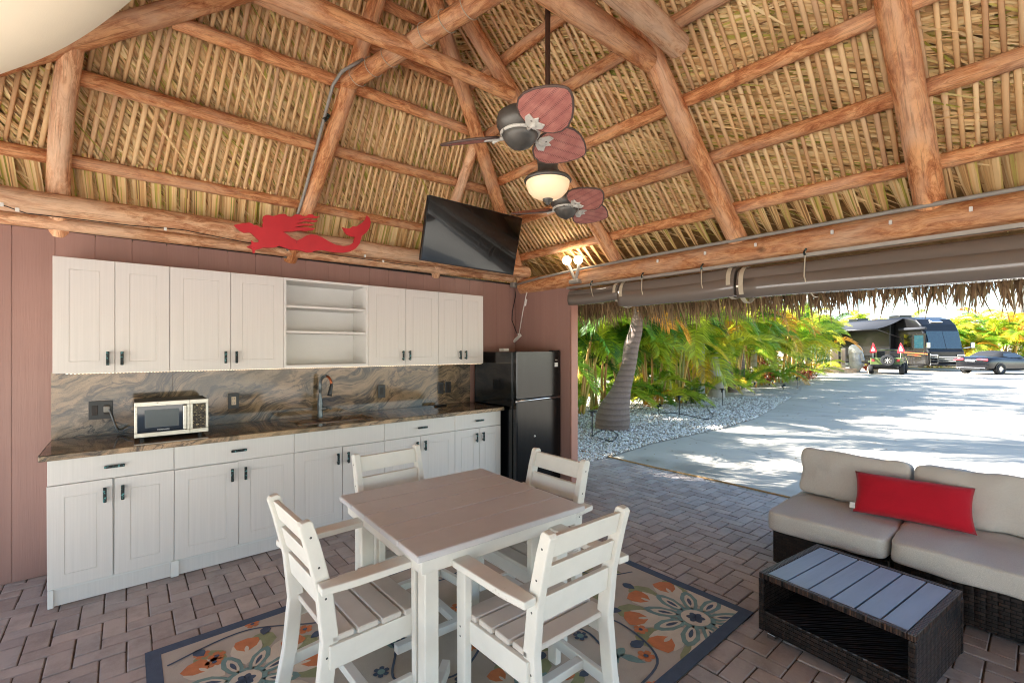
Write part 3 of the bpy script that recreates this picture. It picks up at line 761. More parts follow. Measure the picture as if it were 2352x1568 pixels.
for i in range(5):
    x0, x1 = useams[i], useams[i + 1]; g = .0016
    if i == 2:
        sh = thing('open_shelf_unit', 'white open wall shelf unit with two shelves between wall cabinets', 'shelf', ((x0 + x1) / 2, 4.2, ZU0))
        t = .019
        MB().box(x0 + .001, x0 + t, YU + .003, YW - .003, ZU0, ZU1).build('side_panel', M['cab_in'], sh)
        MB().box(x1 - t, x1 - .001, YU + .003, YW - .003, ZU0, ZU1).build('side_panel', M['cab_in'], sh)
        MB().box(x0 + t, x1 - t, YU + .004, YW - .003, ZU1 - t, ZU1).build('top_panel', M['cab_in'], sh)
        MB().box(x0 + t, x1 - t, YU + .004, YW - .003, ZU0, ZU0 + t + .003).build('bottom_panel', M['cab_in'], sh)
        MB().box(x0 + t, x1 - t, YW - .014, YW - .004, ZU0 + t, ZU1 - t).build('back_panel', M['cab_in'], sh)
        for z in (1.885, 1.672): MB().box(x0 + t + .001, x1 - t - .001, YU + .02, YW - .015, z, z + .019).build('shelf_board', M['cab_in'], sh, bevel=.001, seg=1)
        continue
    cb = thing('wall_cabinet', ulabel[i], 'cabinet', ((x0 + x1) / 2, 4.2, ZU0), group='white wall cabinets')
    MB().box(x0 + .001, x1 - .001, YU + .021, YW - .003, ZU0 + .002, ZU1 - .001).build('carcass', M['cab_in'], cb)
    for s, (a, b) in enumerate(((x0, umids[i]), (umids[i], x1))):
        dd = add('door', door_mesh(b - a - 2 * g, ZU1 - ZU0).mesh('door'), M['cab'], cb, Matrix.Translation((a + g, YU, ZU0)))
        handle(dd, (b - .036) if s == 0 else (a + .036), 1.475, True, YU, .092)
# countertop with an undermount sink
X0, X1, YF = -.385, 3.075, 3.762; SX0, SX1, SY0, SY1 = 1.06, 1.70, 3.90, 4.22
ct = thing('countertop', 'dark polished granite countertop with pale veined front edge', 'countertop', (1.3, 4.1, .885))
for a, b, c_, d_ in ((X0, SX0, YF + .005, 4.394), (SX1, X1, YF + .005, 4.394), (SX0, SX1, YF + .005, SY0), (SX0, SX1, SY1, 4.394)):
    MB().box(a, b, c_, d_, .884, .9195).build('slab', M['stone_ctr'], ct)
MB().cbox(X0 - .002, X1 + .002, YF - .004, YF + .004, .884, .918, .003).build('front_edge', M['stone_edge'], ct)
MB().box(X0 - .005, X0 - .001, YF + .005, 4.394, .884, .918).build('end_edge', M['stone_edge'], ct)
MB().box(X1 + .001, X1 + .005, YF + .005, 4.394, .884, .918).build('end_edge', M['stone_edge'], ct)
sk = thing('sink', 'dark undermount sink basin in the granite countertop', 'sink', (1.38, 4.06, .7))
mb = MB(); t = .012
mb.box(SX0 - t, SX0, SY0 - t, SY1 + t, .70, .883).box(SX1, SX1 + t, SY0 - t, SY1 + t, .70, .883).box(SX0, SX1, SY0 - t, SY0, .70, .883).box(SX0, SX1, SY1, SY1 + t, .70, .883).box(SX0, SX1, SY0, SY1, .70, .712)
mb.build('basin', M['black'], sk)
MB().lathe([(.0, .714), (.035, .714), (.04, .7125)], 16, Matrix.Translation((1.38, 4.08, 0))).build('drain', M['steel'], sk)
fa = thing('faucet', 'weathered gooseneck kitchen faucet with a black spray head', 'faucet', (1.353, 4.315, .9195))
M['faucet'] = plain('corroded brushed nickel', C(128, 134, 136), 0.4, .8, .25, 30, .4, 80, wear=(C(80, 86, 88), 40, .55))
M['copper'] = plain('copper', C(196, 112, 74), .3, .9, .2, 20)
fx, fy = 1.353, 4.315
MB().lathe([(.026, .92), (.027, .93), (.021, .96), (.023, .99), (.026, 1.03), (.02, 1.07), (.014, 1.10), (.012, 1.14)], 16, Matrix.Translation((fx, fy, 0))).build('body', M['faucet'], fa, smooth=True)
arc = [(fx, fy, 1.12), (fx, fy, 1.19)] + [(fx + .030 * (1 - math.cos(a)), fy - .062 * (1 - math.cos(a)), 1.215 + .078 * math.sin(a)) for a in [math.pi * i / 9 for i in range(10)]]
MB().tube(arc[:8], .0125, 10).build('neck', M['faucet'], fa, smooth=True)
MB().tube(arc[7:] , .0115, 10).build('neck_tip', M['copper'], fa, smooth=True)
e = Vector(arc[-1])
MB().lathe([(.011, .01), (.015, -.02), (.019, -.085), (.02, -.1), (.0, -.1)], 14, Matrix.Translation(e) @ Matrix.Rotation(.18, 4, 'Y')).build('spray_head', M['black'], fa, smooth=True)
mb = MB().tube([(fx, fy, .99), (fx + .045, fy - .02, .995)], .017, 10); mb.tube([(fx + .04, fy - .018, .995), (fx + .06, fy - .04, 1.0), (fx + .085, fy - .055, .985)], [.012, .007, .006], 8)
mb.build('lever', M['faucet'], fa, smooth=True)
# backsplash
bsx = thing('backsplash', 'tall veined grey and tan granite backsplash behind the counter', 'backsplash', (1.3, 4.4, .92))
MB().box(-.392, .272, 4.396, 4.4085, .921, 1.379).build('slab', M['stone'], bsx)
MB().box(.2735, 3.078, 4.395, 4.4085, .921, 1.379).build('slab', M['stone'], bsx)
# outlets
def outlet(name, label, x0, x1, z0, z1, ins, nslots, group=None):
    t = thing(name, label, 'outlet', ((x0 + x1) / 2, 4.395, z0), group=group)
    MB().cbox(x0, x1, 4.386, 4.3945, z0, z1, .002).build('cover_plate', M['black'], t)
    w = (x1 - x0) / nslots
    for k in range(nslots):
        c = x0 + (k + .5) * w; z = (z0 + z1) / 2
        MB().cbox(c - .017, c + .017, 4.3825, 4.387, z - .034, z + .034, .0015).build('receptacle', ins, t)
        for s in (-.018, .018):
            MB().box(c - .008, c - .005, 4.3815, 4.383, z + s - .005, z + s + .006).box(c + .005, c + .008, 4.3815, 4.383, z + s - .005, z + s + .006).build('slot', M['wire'], t)
M['ivory'] = plain('almond plastic', C(216, 196, 170), .4, 0, .05, 5)
M['darkbrown'] = plain('brown bronze plate', C(44, 36, 32), .4, .4, .3, 20)
outlet('wall_outlet', 'wide black double outlet plate with the grey cord plugged in', -.205, -.075, 1.036, 1.166, M['darkbrown'], 2)
outlet('wall_outlet', 'black outlet plate with almond receptacle right of the microwave', .643, .719, 1.043, 1.171, M['ivory'], 1)
outlet('wall_outlet', 'single dark outlet plate right of the faucet', 1.94, 2.019, 1.044, 1.173, M['darkbrown'], 1)
outlet('wall_outlet', 'paired dark outlet plate nearest the faucet side', 2.641, 2.712, 1.042, 1.169, M['darkbrown'], 1)
outlet('wall_outlet', 'paired dark outlet plate nearest the refrigerator', 2.735, 2.808, 1.044, 1.17, M['darkbrown'], 1)
# microwave
mx0, mx1, my0, my1, mz0, mz1 = .039, .455, 3.95, 4.28, .94, 1.178
mw = thing('microwave_oven', 'stainless steel countertop microwave with dark glass door', 'microwave', ((mx0 + mx1) / 2, 4.1, .92))
MB().box(mx0 + .002, mx1 - .002, my0 + .02, my1, mz0 + .003, mz1 - .002).build('housing', M['black'], mw, bevel=.004)
xs = mx0 + .305
def fr(x0, x1, z0, z1, t, y0, y1):
    return MB().box(x0, x1, y0, y1, z1 - t, z1).box(x0, x1, y0, y1, z0, z0 + t).box(x0, x0 + t * .55, y0, y1, z0 + t, z1 - t).box(x1 - t * .55, x1, y0, y1, z0 + t, z1 - t)
dmw = fr(mx0, xs + .0, mz0, mz1, .030, my0, my0 + .022).build('door', M['steel'], mw, bevel=.002, seg=1)
MB().box(mx0 + .016, xs - .016, my0 + .004, my0 + .02, mz0 + .029, mz1 - .029).build('glass', M['glass_dark'], dmw)
MB().box(mx0 + .055, xs - .062, my0 + .002, my0 + .0045, mz0 + .062, mz1 - .055).build('window_mesh', plain('grey window mesh', C(70, 76, 78), .25, .3, .1, 4), dmw)
MB().cbox(xs - .04, xs - .018, my0 - .022, my0 + .0, mz0 + .034, mz1 - .034, .004).build('handle', M['steel'], dmw)
fr(xs + .001, mx1, mz0, mz1, .030, my0, my0 + .022).build('control_frame', M['steel'], mw, bevel=.002, seg=1)
M['ctrl'] = plain('worn control panel', C(70, 60, 46), .4, .3, .5, 60, .3, 90, col2=C(26, 26, 26), wear=(C(176, 160, 120), 80, .56))
cpn = MB().box(xs + .016, mx1 - .015, my0 + .006, my0 + .02, mz0 + .029, mz1 - .029).build('control_panel', M['ctrl'], mw)
for r in range(5):
    for q in range(3):
        MB().box(xs + .022 + q * .023, xs + .04 + q * .023, my0 + .003, my0 + .0065, mz0 + .04 + r * .022, mz0 + .054 + r * .022).build('button', M['darkbrown'], cpn)
def text(name, body, size, mat, parent, Mx, align='CENTER'):
    cu = bpy.data.curves.new('lettering', 'FONT'); cu.body = body; cu.size = size; cu.align_x = align; cu.align_y = 'CENTER'; cu.extrude = .0006
    ob = bpy.data.objects.new('lettering_tmp', cu); me = bpy.data.meshes.new_from_object(ob); bpy.data.objects.remove(ob); bpy.data.curves.remove(cu)
    return add(name, me, mat, parent, Mx)
text('lettering', 'FARBERWARE', .011, M['white'], dmw, Matrix.Translation((mx0 + .155, my0 + .001, mz0 + .045)) @ Matrix.Rotation(math.pi / 2, 4, 'X'))
for a in (mx0 + .04, mx1 - .05):
    for b in (my0 + .04, my1 - .05): MB().lathe([(.012, .9197), (.014, .941)], 10, Matrix.Translation((a, b, 0)), True).build('foot', M['black'], mw)
cpts = [(-.105, 4.372, 1.112), (-.097, 4.36, 1.108), (-.09, 4.352, 1.09), (-.07, 4.345, 1.02), (-.055, 4.34, .965), (-.045, 4.335, .945), (-.02, 4.33, .945), (.01, 4.32, .965), (.03, 4.3, .97), (.06, 4.284, .965)]
pc = thing('power_cord', 'grey power cord from the double outlet to the microwave', 'cord', (-.09, 4.37, 1.1))
MB().tube(cpts, .0055, 8).build('cable', plain('grey cord', C(104, 106, 108), .5), pc, smooth=True)
MB().cbox(-.125, -.088, 4.355, 4.381, 1.085, 1.128, .004).build('plug', M['conduit'], pc)
rm = MB(); rm.cbox(-.075, .075, -.022, .022, 0, .014, .004)
tag(rm.build('remote_control', M['black'], None, Matrix.Translation((2.60, 4.27, .9205)) @ Matrix.Rotation(.15, 4, 'Z'), bevel=.002), 'small black remote control lying on the dark countertop', 'remote control')
# led strip under the wall cabinets
ls = thing('led_strip_light', 'string of tiny warm lights under the wall cabinets', 'strip light', (1.3, YU, ZU0 - .006))
MB().box(-.30, 3.02, YU + .008, YU + .016, ZU0 - .004, ZU0 - .0005).build('tape', M['white'], ls)
mb = MB(); x = -.295
while x < 3.01: mb.box(x, x + .007, YU + .006, YU + .012, ZU0 - .0062, ZU0 - .0042); x += .0185
mb.build('diodes', emitter('warm diode', (1.0, .74, .45, 1), .45), ls, kind='stuff')
# refrigerator
fx0, fx1, fyf, fz = 3.115, 3.775, 3.60, 1.512
fg = thing('refrigerator', 'black refrigerator with dark reflective steel doors, freezer on top', 'refrigerator', ((fx0 + fx1) / 2, 3.95, 0))
MB().box(fx0, fx1, fyf + .075, 4.36, .03, fz - .004).build('body', M['gloss'], fg, bevel=.006)
MB().box(fx0 + .01, fx1 - .01, fyf + .06, fyf + .074, .03, fz - .01).build('gasket', M['black'], fg)
for nm, z0, z1 in (('freezer_door', 1.012, fz), ('fridge_door', .045, .985)):
    d = MB().box(fx0, fx1, fyf, fyf + .06, z0, z1).build(nm, M['gloss'], fg, bevel=.006)
    MB().box(fx0 + .012, fx1 - .04, fyf - .003, fyf - .0005, z0 + (.012 if nm[:2] == 'fr' else .006), z1 - .012).build('steel_skin', M['fridge'], d, bevel=.001, seg=1)
hb = [( fx0 - .01, fyf + .012, .985), (fx0 + .03, fyf - .014, .992), (fx0 + .3, fyf - .02, .998), (fx1 - .06, fyf - .014, 1.0), (fx1 - .02, fyf + .01, 1.0)]
MB().tube(hb, .011, 8, flat=1.4).build('handle_rail', M['chrome'], fg, smooth=True)
MB().box(fx0 + .02, fx1 - .02, fyf + .01, fyf + .05, .987, 1.010).build('grip_recess', M['black'], fg)
MB().box(fx1 - .10, fx1 - .05, fyf - .0042, fyf - .0032, 1.34, 1.385).build('energy_label', M['white'], fg)
MB().box(fx1 - .09, fx1 - .055, fyf - .0042, fyf - .0032, 1.41, 1.42).build('badge', M['steel'], fg)
MB().box(fx1 - .12, fx1 - .01, fyf + .005, fyf + .07, fz + .0, fz + .012).build('hinge_cover', M['black'], fg, bevel=.003)
MB().sphere((fx0 + .25, fyf - .006, .60), .012, 10, 6).build('magnet', M['white'], fg, smooth=True)
for a in (fx0 + .06, fx1 - .06): MB().lathe([(.02, 0), (.018, .032)], 10, Matrix.Translation((a, fyf + .1, 0)), True).build('foot', M['black'], fg)
wb = MB().cbox(3.28, 3.36, 4.02, 4.10, 1.5135, 1.545, .003).build('small_box', M['white'], None)
tag(wb, 'little white box lying on top of the refrigerator', 'box')
# cords on the wall above the refrigerator
P = lambda x, y, X=3.775: pX(x, y, X)
xc = thing('extension_cord', 'white extension cord with inline switch on the return wall', 'cord', P(1215, 655))
MB().tube([P(1222, 645), P(1215, 655), P(1208, 680), P(1200, 720), P(1192, 768)], .006, 6).build('cable', M['white'], xc, smooth=True)
MB().tube([P(1220, 648), P(1213, 660)], .012, 8).build('plug', M['white'], xc)
MB().tube([P(1209, 687), P(1206, 702)], .013, 8).build('inline_switch', M['white'], xc)
MB().tube([P(1191, 766), P(1193, 775)], .014, 8).build('plug', M['white'], xc)
MB().tube([P(1196, 769), P(1178, 786)], .019, 8).build('outlet_block', M['white'], xc)
MB().tube([P(1178, 786), P(1168, 793), P(1155, 801), P(1147, 806, 3.7)], .005, 6).build('cable', M['white'], xc, smooth=True)
bw = MB().tube([pY(1186, 657, 4.40), pY(1184, 680, 4.395), pY(1177, 715, 4.395), pY(1176, 735, 4.395), pY(1184, 758, 4.39), P(1191, 772)], .0055, 6).build('black_cord', M['wire'], None, smooth=True)
tag(bw, 'thin black cord hanging down the corner beside the white cord', 'cord')
jb = thing('junction_box', 'grey electrical junction box in the top corner of the siding', 'junction box', (3.74, 4.36, 2.32))
MB().cbox(3.69, 3.785, 4.33, 4.40, 2.315, 2.375, .004).build('box', M['conduit'], jb)
# tv
def solve_tv():
    best = None
    tgt = [(985, 445), (1200, 505), (1180, 628), (965, 600)]
    w = 1.03; h = w * 9 / 16
    def corners(p):
        cx, cy_, cz, yaw, til, rol = p
        R = Matrix.Rotation(yaw, 3, 'Z') @ Matrix.Rotation(til, 3, 'X') @ Matrix.Rotation(rol, 3, 'Y')
        return [Vector((cx, cy_, cz)) + R @ Vector((a * w / 2, 0, b * h / 2)) for a, b in ((-1, 1), (1, 1), (1, -1), (-1, -1))]
    def err(p):
        e = 0
        for c, t in zip(corners(p), tgt):
            q = proj(c)
            if q is None: return 1e9
            e += (q[0] - t[0]) ** 2 + (q[1] - t[1]) ** 2
        return e
    p = [2.2, 3.1, 2.62, -.7, .25, 0.0]; st = [.3, .3, .2, .3, .2, .1]; rg = random.Random(1); be = err(p)
    for it in range(9000):
        q = [a + rg.gauss(0, s) for a, s in zip(p, st)]; e = err(q)
        if e < be: p, be = q, e
        if it % 600 == 599: st = [s * .72 for s in st]
    return p, be, w, h
tp, te, tw, th = solve_tv(); print('TV', [round(a, 3) for a in tp], te)
TVM = Matrix.Translation(tp[:3]) @ (Matrix.Rotation(tp[3], 3, 'Z') @ Matrix.Rotation(tp[4], 3, 'X') @ Matrix.Rotation(tp[5], 3, 'Y')).to_4x4()
tv = thing('television', 'black flat television hung tilted under the thatch in the corner', 'television', tp[:3])
MB().cbox(-tw / 2, tw / 2, 0, .045, -th / 2, th / 2, .004).build('housing', M['black'], tv, TVM)
MB().box(-tw / 2 + .008, tw / 2 - .008, -.0025, .002, -th / 2 + .014, th / 2 - .008).build('screen', M['screen'], tv, TVM)
MB().box(-.14, .14, .046, .085, -.12, .12).build('wall_bracket', M['black'], tv, TVM)
tvb = TVM @ Vector((0, .08, 0))
MB().tube([tvb, tvb.lerp(Vector((2.95, 4.05, 2.75)), .5), Vector((2.95, 4.1, 2.72))], .022, 8).build('mount_arm', M['black'], tv)
# mermaid cut-out
mer = [(182, 408), (300, 385), (400, 372), (440, 385), (470, 415), (510, 412), (550, 438), (600, 440), (590, 395), (605, 370), (595, 330), (605, 285), (640, 262), (690, 262), (730, 282), (780, 272), (830, 255), (880, 248), (930, 255), (960, 285), (1010, 290), (1050, 262), (1100, 252), (1140, 262), (1170, 280), (1220, 280), (1260, 255), (1310, 258), (1340, 280), (1420, 290), (1360, 312), (1240, 305), (1100, 336), (1240, 325), (1395, 345), (1350, 365), (1200, 355), (1070, 390), (1200, 385), (1345, 400), (1300, 415), (1180, 415), (1040, 442), (1160, 440), (1360, 452), (1310, 485), (1220, 492), (1120, 485), (1030, 500), (890, 505), (950, 545), (1010, 590), (1090, 630), (1150, 605), (1220, 560), (1290, 542), (1370, 552), (1460, 590), (1540, 640), (1640, 690), (1750, 712), (1840, 700), (1900, 660), (1920, 580), (1870, 572), (1800, 540), (1765, 490), (1740, 440), (1790, 460), (1850, 455), (1890, 425), (1940, 430), (2020, 380), (2070, 330), (2090, 268), (2130, 305), (2150, 370), (2130, 450), (2080, 520), (2020, 560), (2010, 610), (1985, 680), (1930, 745), (1850, 790), (1750, 805), (1640, 800), (1540, 785), (1450, 765), (1370, 775), (1290, 800), (1230, 803), (1160, 780), (1100, 765), (1010, 765), (920, 735), (835, 705), (770, 730), (680, 735), (600, 732), (540, 755), (490, 765), (480, 812), (455, 812), (450, 765), (420, 740), (365, 722), (430, 690), (438, 655), (428, 625), (470, 655), (530, 655), (545, 630), (500, 590), (440, 530), (410, 515), (330, 520), (270, 490), (220, 445)]
hole = None
def zz(p, y=4.085):
    sx = 540 + p[0] * 400 / 2352; sy = 480 + p[1] * 400 / 2352
    return pY(sx * .9408, sy * .9408, y)
pts = [zz(p) for p in mer]
me = bpy.data.meshes.new('mermaid'); bm = bmesh.new()
vs = [bm.verts.new(p) for p in pts]; f = bm.faces.new(vs); r = bmesh.ops.extrude_face_region(bm, geom=[f])
bmesh.ops.translate(bm, vec=(0, .016, 0), verts=[g for g in r['geom'] if isinstance(g, bmesh.types.BMVert)])
bmesh.ops.recalc_face_normals(bm, faces=bm.faces[:]); bm.to_mesh(me); bm.free()
mm = add('mermaid_cutout', me, M['red'], None)
tag(mm, 'red painted wooden mermaid silhouette nailed to the log beam', 'wall decoration')
# rolled clear curtains below the open side beam
M['vinyl'] = plain('rolled taupe vinyl', C(120, 111, 103), .12, 0, .15, 2.5, .25, 5, coat=.5, stretch=(1, .25, 1), world=True)
M['strap'] = plain('tan webbing', C(196, 184, 160), .7, 0, .05, 20, .3, 200)
M['track'] = plain('grey aluminium track', C(176, 172, 164), .35, .6, .1, 8)
def roll(name, label, y0, y1, zc, hh, hw, x=3.80, sag=.012, seed=0):
    t = thing(name, label, 'rolled curtain', (x, (y0 + y1) / 2, zc - hh), group='rolled curtains under the log beam')
    mb = MB(); n = 28; L = 26
    for side in (1,):
        vs = []; fs = []
        for i in range(L + 1):
            y = y0 + (y1 - y0) * i / L
            for k in range(n):
                a = 2 * math.pi * k / n
                w = 1 + .05 * noise.noise(Vector((y * 1.6, math.cos(a) * 1.5 + seed, math.sin(a) * 1.5)))
                px_ = hw * math.cos(a) * w; pz_ = hh * (abs(math.sin(a)) ** .8) * (1 if math.sin(a) > 0 else -1) * w
                vs.append((x + px_, y, zc + pz_ - sag * math.sin(math.pi * i / L)))
        for i in range(L):
            for k in range(n):
                j = (k + 1) % n; fs.append((i * n + k, i * n + j, (i + 1) * n + j, (i + 1) * n + k))
        fs.append(tuple(range(n - 1, -1, -1))); fs.append(tuple(L * n + k for k in range(n)))
        mb.addm(vs, fs)
    mb.build('roll', M['vinyl'], t, auto=60)
    # loose outer edge of the sheet and its hem
    mb = MB(); vs = []; fs = []
    for i in range(L + 1):
        y = y0 + (y1 - y0) * i / L; dz = .012 * noise.noise(Vector((y * 2, 3.3 + seed, 0)))
        for a_, b_ in ((-hw * .98, .02), (-hw * 1.03, -hh * .45 + dz), (-hw * .85, -hh * .98 + dz), (-hw * .1, -hh * 1.03 + dz)):
            vs.append((x + a_ - .006, y, zc + b_ - sag * math.sin(math.pi * i / L)))
    for i in range(L):
        for k in range(3): fs.append((i * 4 + k, i * 4 + k + 1, i * 4 + 5 + k, i * 4 + 4 + k))
    mb.addm(vs, fs); o = mb.build('loose_hem', M['vinyl'], t, smooth=True)
    sm = o.modifiers.new('thick', 'SOLIDIFY'); sm.thickness = .003
    return t
def loop_(y, zc, hh, hw, w, x=3.80):
    n = 24; vs = []; fs = []
    for k in range(n):
        a = 2 * math.pi * k / n; s = abs(math.sin(a)) ** .8 * (1 if math.sin(a) > 0 else -1)
        for dy in (-w / 2, w / 2):
            for gx in (1.06, 1.09): vs.append((x + (hw * gx + .004) * math.cos(a), y + dy, zc + (hh * gx + .004) * s))
    for k in range(n):
        j = (k + 1) % n
        a, b = k * 4, j * 4
        fs += [(a + 1, b + 1, b + 3, a + 3), (a, a + 2, b + 2, b), (a, b, b + 1, a + 1), (a + 2, a + 3, b + 3, b + 2)]
    return MB().addm(vs, fs)
ya = pX(1420, 690, 3.72).y; yb = pX(1692, 650, 3.72).y
r1 = roll('rolled_curtain', 'short rolled vinyl curtain against the return wall', ya + .012, 3.44, 2.115, .085, .075, seed=1)
r2 = roll('rolled_curtain', 'middle rolled vinyl curtain between two pairs of tan straps', yb + .012, ya - .012, 2.085, .120, .10, seed=2)
r3 = roll('rolled_curtain', 'long rolled vinyl curtain reaching out past the sofa', -2.6, yb - .012, 2.068, .122, .112, seed=3)
for t, y, z_, h_, w_ in ((r1, ya + .05, 2.115, .085, .075), (r2, ya - .05, 2.085, .12, .10), (r2, yb + .055, 2.085, .12, .10), (r3, yb - .05, 2.055, .13, .115)):
    loop_(y, z_ - .004, h_, w_, .034).build('strap', M['strap'], t, auto=40)
MB().box(3.70, 3.73, -3.0, 3.44, 2.196, 2.222).build('track_rail', M['track'], r3)
def rope(t, D, ztop, zc, hh, hw):
    y = pX(D, 650, 3.71).y
    pts = [(3.70, y, ztop), (3.69, y, ztop - .05)] + [(3.80 - (hw + .012) * math.cos(a), y - .03 * math.sin(a), zc - (hh + .012) * math.sin(a)) for a in [i * math.pi / 2 / 6 for i in range(7)]] + [(3.86, y - .03, zc - hh - .008)]
    MB().tube(pts, .0045, 6).build('tie_cord', M['strap'], t, smooth=True)
    MB().tube([(3.715, y, ztop + .02), (3.70, y + .008, ztop - .005), (3.69, y, ztop - .03)], .008, 6).build('pulley', M['patina'], t, smooth=True)
rope(r1, 1360, 2.23, 2.115, .085, .075); rope(r2, 1477, 2.235, 2.085, .12, .10); rope(r2, 1614, 2.235, 2.085, .12, .10); rope(r3, 1851, 2.235, 2.055, .13, .115)
# conduit along the beam and clips
cdt = thing('beam_conduit', 'grey conduit pipe running along the top of the open side beam', 'conduit', (3.73, 1, 2.42))
MB().tube([(3.735, 4.33, 2.345), (3.72, 3.9, 2.375), (3.735, 3.45, 2.395), (3.745, 2.4, 2.412), (3.748, 0, 2.418), (3.748, -2.6, 2.42)], .0145, 8).build('pipe', M['conduit'], cdt, smooth=True)
for x, y in ((1510, 632), (1619, 637), (1735, 610), (1911, 582), (2045, 560), (2230, 525), (2365, 498)):
    c = pX(x, y, 3.722); c = Vector((3.722, c.y, 2.345))
    MB().cbox(c.x - .006, c.x + .01, c.y - .008, c.y + .008, c.z - .014, c.z + .014, .002).build('cable_clip', M['white'], cdt)
rc = thing('rafter_conduit', 'grey conduit strapped to the middle rafter and the tie beam', 'conduit', pz(665, 590, 2.4))
cp = [(655, 592), (672, 530), (700, 440), (727, 340), (750, 250), (765, 195), (785, 165), (810, 150), (835, 137)]
MB().tube([onp('E', x, y, -.045 if i < 6 else -.09) for i, (x, y) in enumerate(cp)], .0125, 8).build('pipe', M['conduit'], rc, smooth=True)
A0 = pz(797, 192, 3.58); A1 = pz(1113, -4, 3.62); ad = (A1 - A0).normalized(); s1 = ad.orthogonal().normalized(); s2 = ad.cross(s1)
for k in range(7):
    q = A0 + (A1 - A0) * (.10 + .135 * k)
    MB().tube([q + (s1 * math.cos(a) + s2 * math.sin(a)) * .071 + ad * (.012 * math.sin(a)) for a in [6.2832 * i / 16 for i in range(17)]], .003, 5).build('wire_tie', M['strap'], rc, smooth=True)
for x, y in ((672, 530), (745, 270)):
    c = onp('E', x, y, -.045); MB().tube([c + Vector((.0, 0, -.02)), c + Vector((.03, .0, .03))], .018, 8).build('pipe_strap', M['patina'], rc)
# twin flood bulbs
fl = thing('twin_flood_lamp', 'pair of lit globe flood bulbs on a bracket above the beam', 'lamp', pX(1325, 652, 3.73))
c = pX(1322, 650, 3.73)
MB().cbox(c.x - .04, c.x + .03, c.y - .07, c.y + .07, c.z - .005, c.z + .035, .006).build('bracket_box', M['conduit'], fl)
bulb = emitter('lit bulb', (1.0, .86, .66, 1), 4.5)
for px_, py_ in ((1302, 598), (1328, 597)):
    b = pX(px_, py_, 3.70)
    MB().tube([c + Vector((0, 0, .02)), b + Vector((.02, 0, -.03))], .018, 8).build('lamp_socket', M['conduit'], fl)
    MB().sphere(b, .047, 18, 12).build('bulb', bulb, fl, smooth=True)
# cord with clips along the plate beam
pcd = thing('stapled_cord', 'thin cord with white clips stapled along the plate beam', 'cord', (1, 4.12, 2.45))
MB().tube([pY(x, y, 4.112) for x, y in ((2, 470), (60, 490), (150, 500), (300, 518), (420, 528), (560, 556), (800, 590), (960, 612))], .0035, 5).build('cable', M['darkbrown'], pcd, smooth=True)
for x, y in ((4, 470), (40, 482), (380, 526), (838, 588), (880, 600)):
    q = pY(x, y, 4.110); MB().cbox(q.x - .009, q.x + .009, q.y - .008, q.y + .004, q.z - .012, q.z + .012, .002).build('cable_clip', M['white'], pcd)
# cream canvas top left
cv = []
n1, n2 = 14, 6
L0 = pY(-60, 190, 2.45); L1 = pY(330, -22, 2.15)
mb = MB(); vs = []; fs = []
for i in range(n1 + 1):
    t = i / n1; a = L0.lerp(L1, t) + Vector((.03, .03, -.05)) * math.sin(math.pi * t) * .5
    for j in range(n2 + 1):
        s = j / n2; vs.append(a + Vector((-.95, -.25, .16)) * s)
for i in range(n1):
    for j in range(n2): fs.append((i * (n2 + 1) + j, (i + 1) * (n2 + 1) + j, (i + 1) * (n2 + 1) + j + 1, i * (n2 + 1) + j + 1))
mb.addm(vs, fs); o = mb.build('canvas_sheet', M['canvas'], None, smooth=True)
sm = o.modifiers.new('thick', 'SOLIDIFY'); sm.thickness = .012
tag(o, 'cream canvas sheet slung under the hip rafter and thatch', 'canvas')
for q in (L0, L1, L0 + Vector((-.95, -.25, .16)), L1 + Vector((-.95, -.25, .16))):
    zt = min(f_(q.x, q.y) for f_ in (zE, zR, zW, zS)); MB().tube([q + Vector((0, 0, -.005)), Vector((q.x, q.y, zt + .1))], .005, 6).build('tie_rope', M['strap'], o)
# ================================================================== TWIN FAN WITH LIGHT
fan = thing('twin_ceiling_fan', 'twin headed ceiling fan with woven red blades and a lit bowl lamp', 'ceiling fan', (1.78, 1.795, 2.36))
M['bronze'] = plain('weathered bronze', C(98, 95, 90), .45, .5, .3, 12, .2, 40, wear=(C(112, 86, 62), 8, .62))
M['rust'] = plain('rusty rod', C(74, 48, 34), .7, .3, .3, 30, .3, 60)
M['flaking'] = plain('flaking white paint', C(206, 202, 192), .6, 0, .1, 20, .3, 80, wear=(C(66, 58, 50), 34, .56))
def wicker_blade_mat():
    m, nt, bs = newmat('woven red wicker')
    v = coords(nt)
    s = nt.nodes.new('ShaderNodeSeparateXYZ'); nt.links.new(v, s.inputs[0])
    a = math_(nt, 'SINE', math_(nt, 'MULTIPLY', s.outputs[0], 640.0)); b = math_(nt, 'SINE', math_(nt, 'MULTIPLY', s.outputs[1], 150.0))
    c = math_(nt, 'SINE', math_(nt, 'MULTIPLY', s.outputs[1], 900.0))
    k = math_(nt, 'MULTIPLY', ramp(nt, b, ((.62, (0, 0, 0, 1)), (.74, (1, 1, 1, 1)))), ramp(nt, a, ((.55, (0, 0, 0, 1)), (.7, (1, 1, 1, 1)))))
    n = noi(nt, v, 12, 4)
    col = ramp(nt, n, ((.3, C(170, 100, 92)), (.7, C(200, 136, 122))))
    col = mixc(nt, math_(nt, 'MULTIPLY', k, .85), col, C(84, 44, 44))
    nt.links.new(col, bs.inputs['Base Color']); bs.inputs['Roughness'].default_value = .6
    bump(nt, bs, math_(nt, 'ADD', math_(nt, 'MULTIPLY', c, .4), math_(nt, 'SUBTRACT', 1.0, k)), .4, .003); return m
M['wick'] = wicker_blade_mat()
ctr = Vector((1.78, 1.795, 0))
MB().tube([ctr + Vector((0, 0, 3.64)), ctr + Vector((0, 0, 2.53))], .0145, 10).build('down_rod', M['rust'], fan, smooth=True)
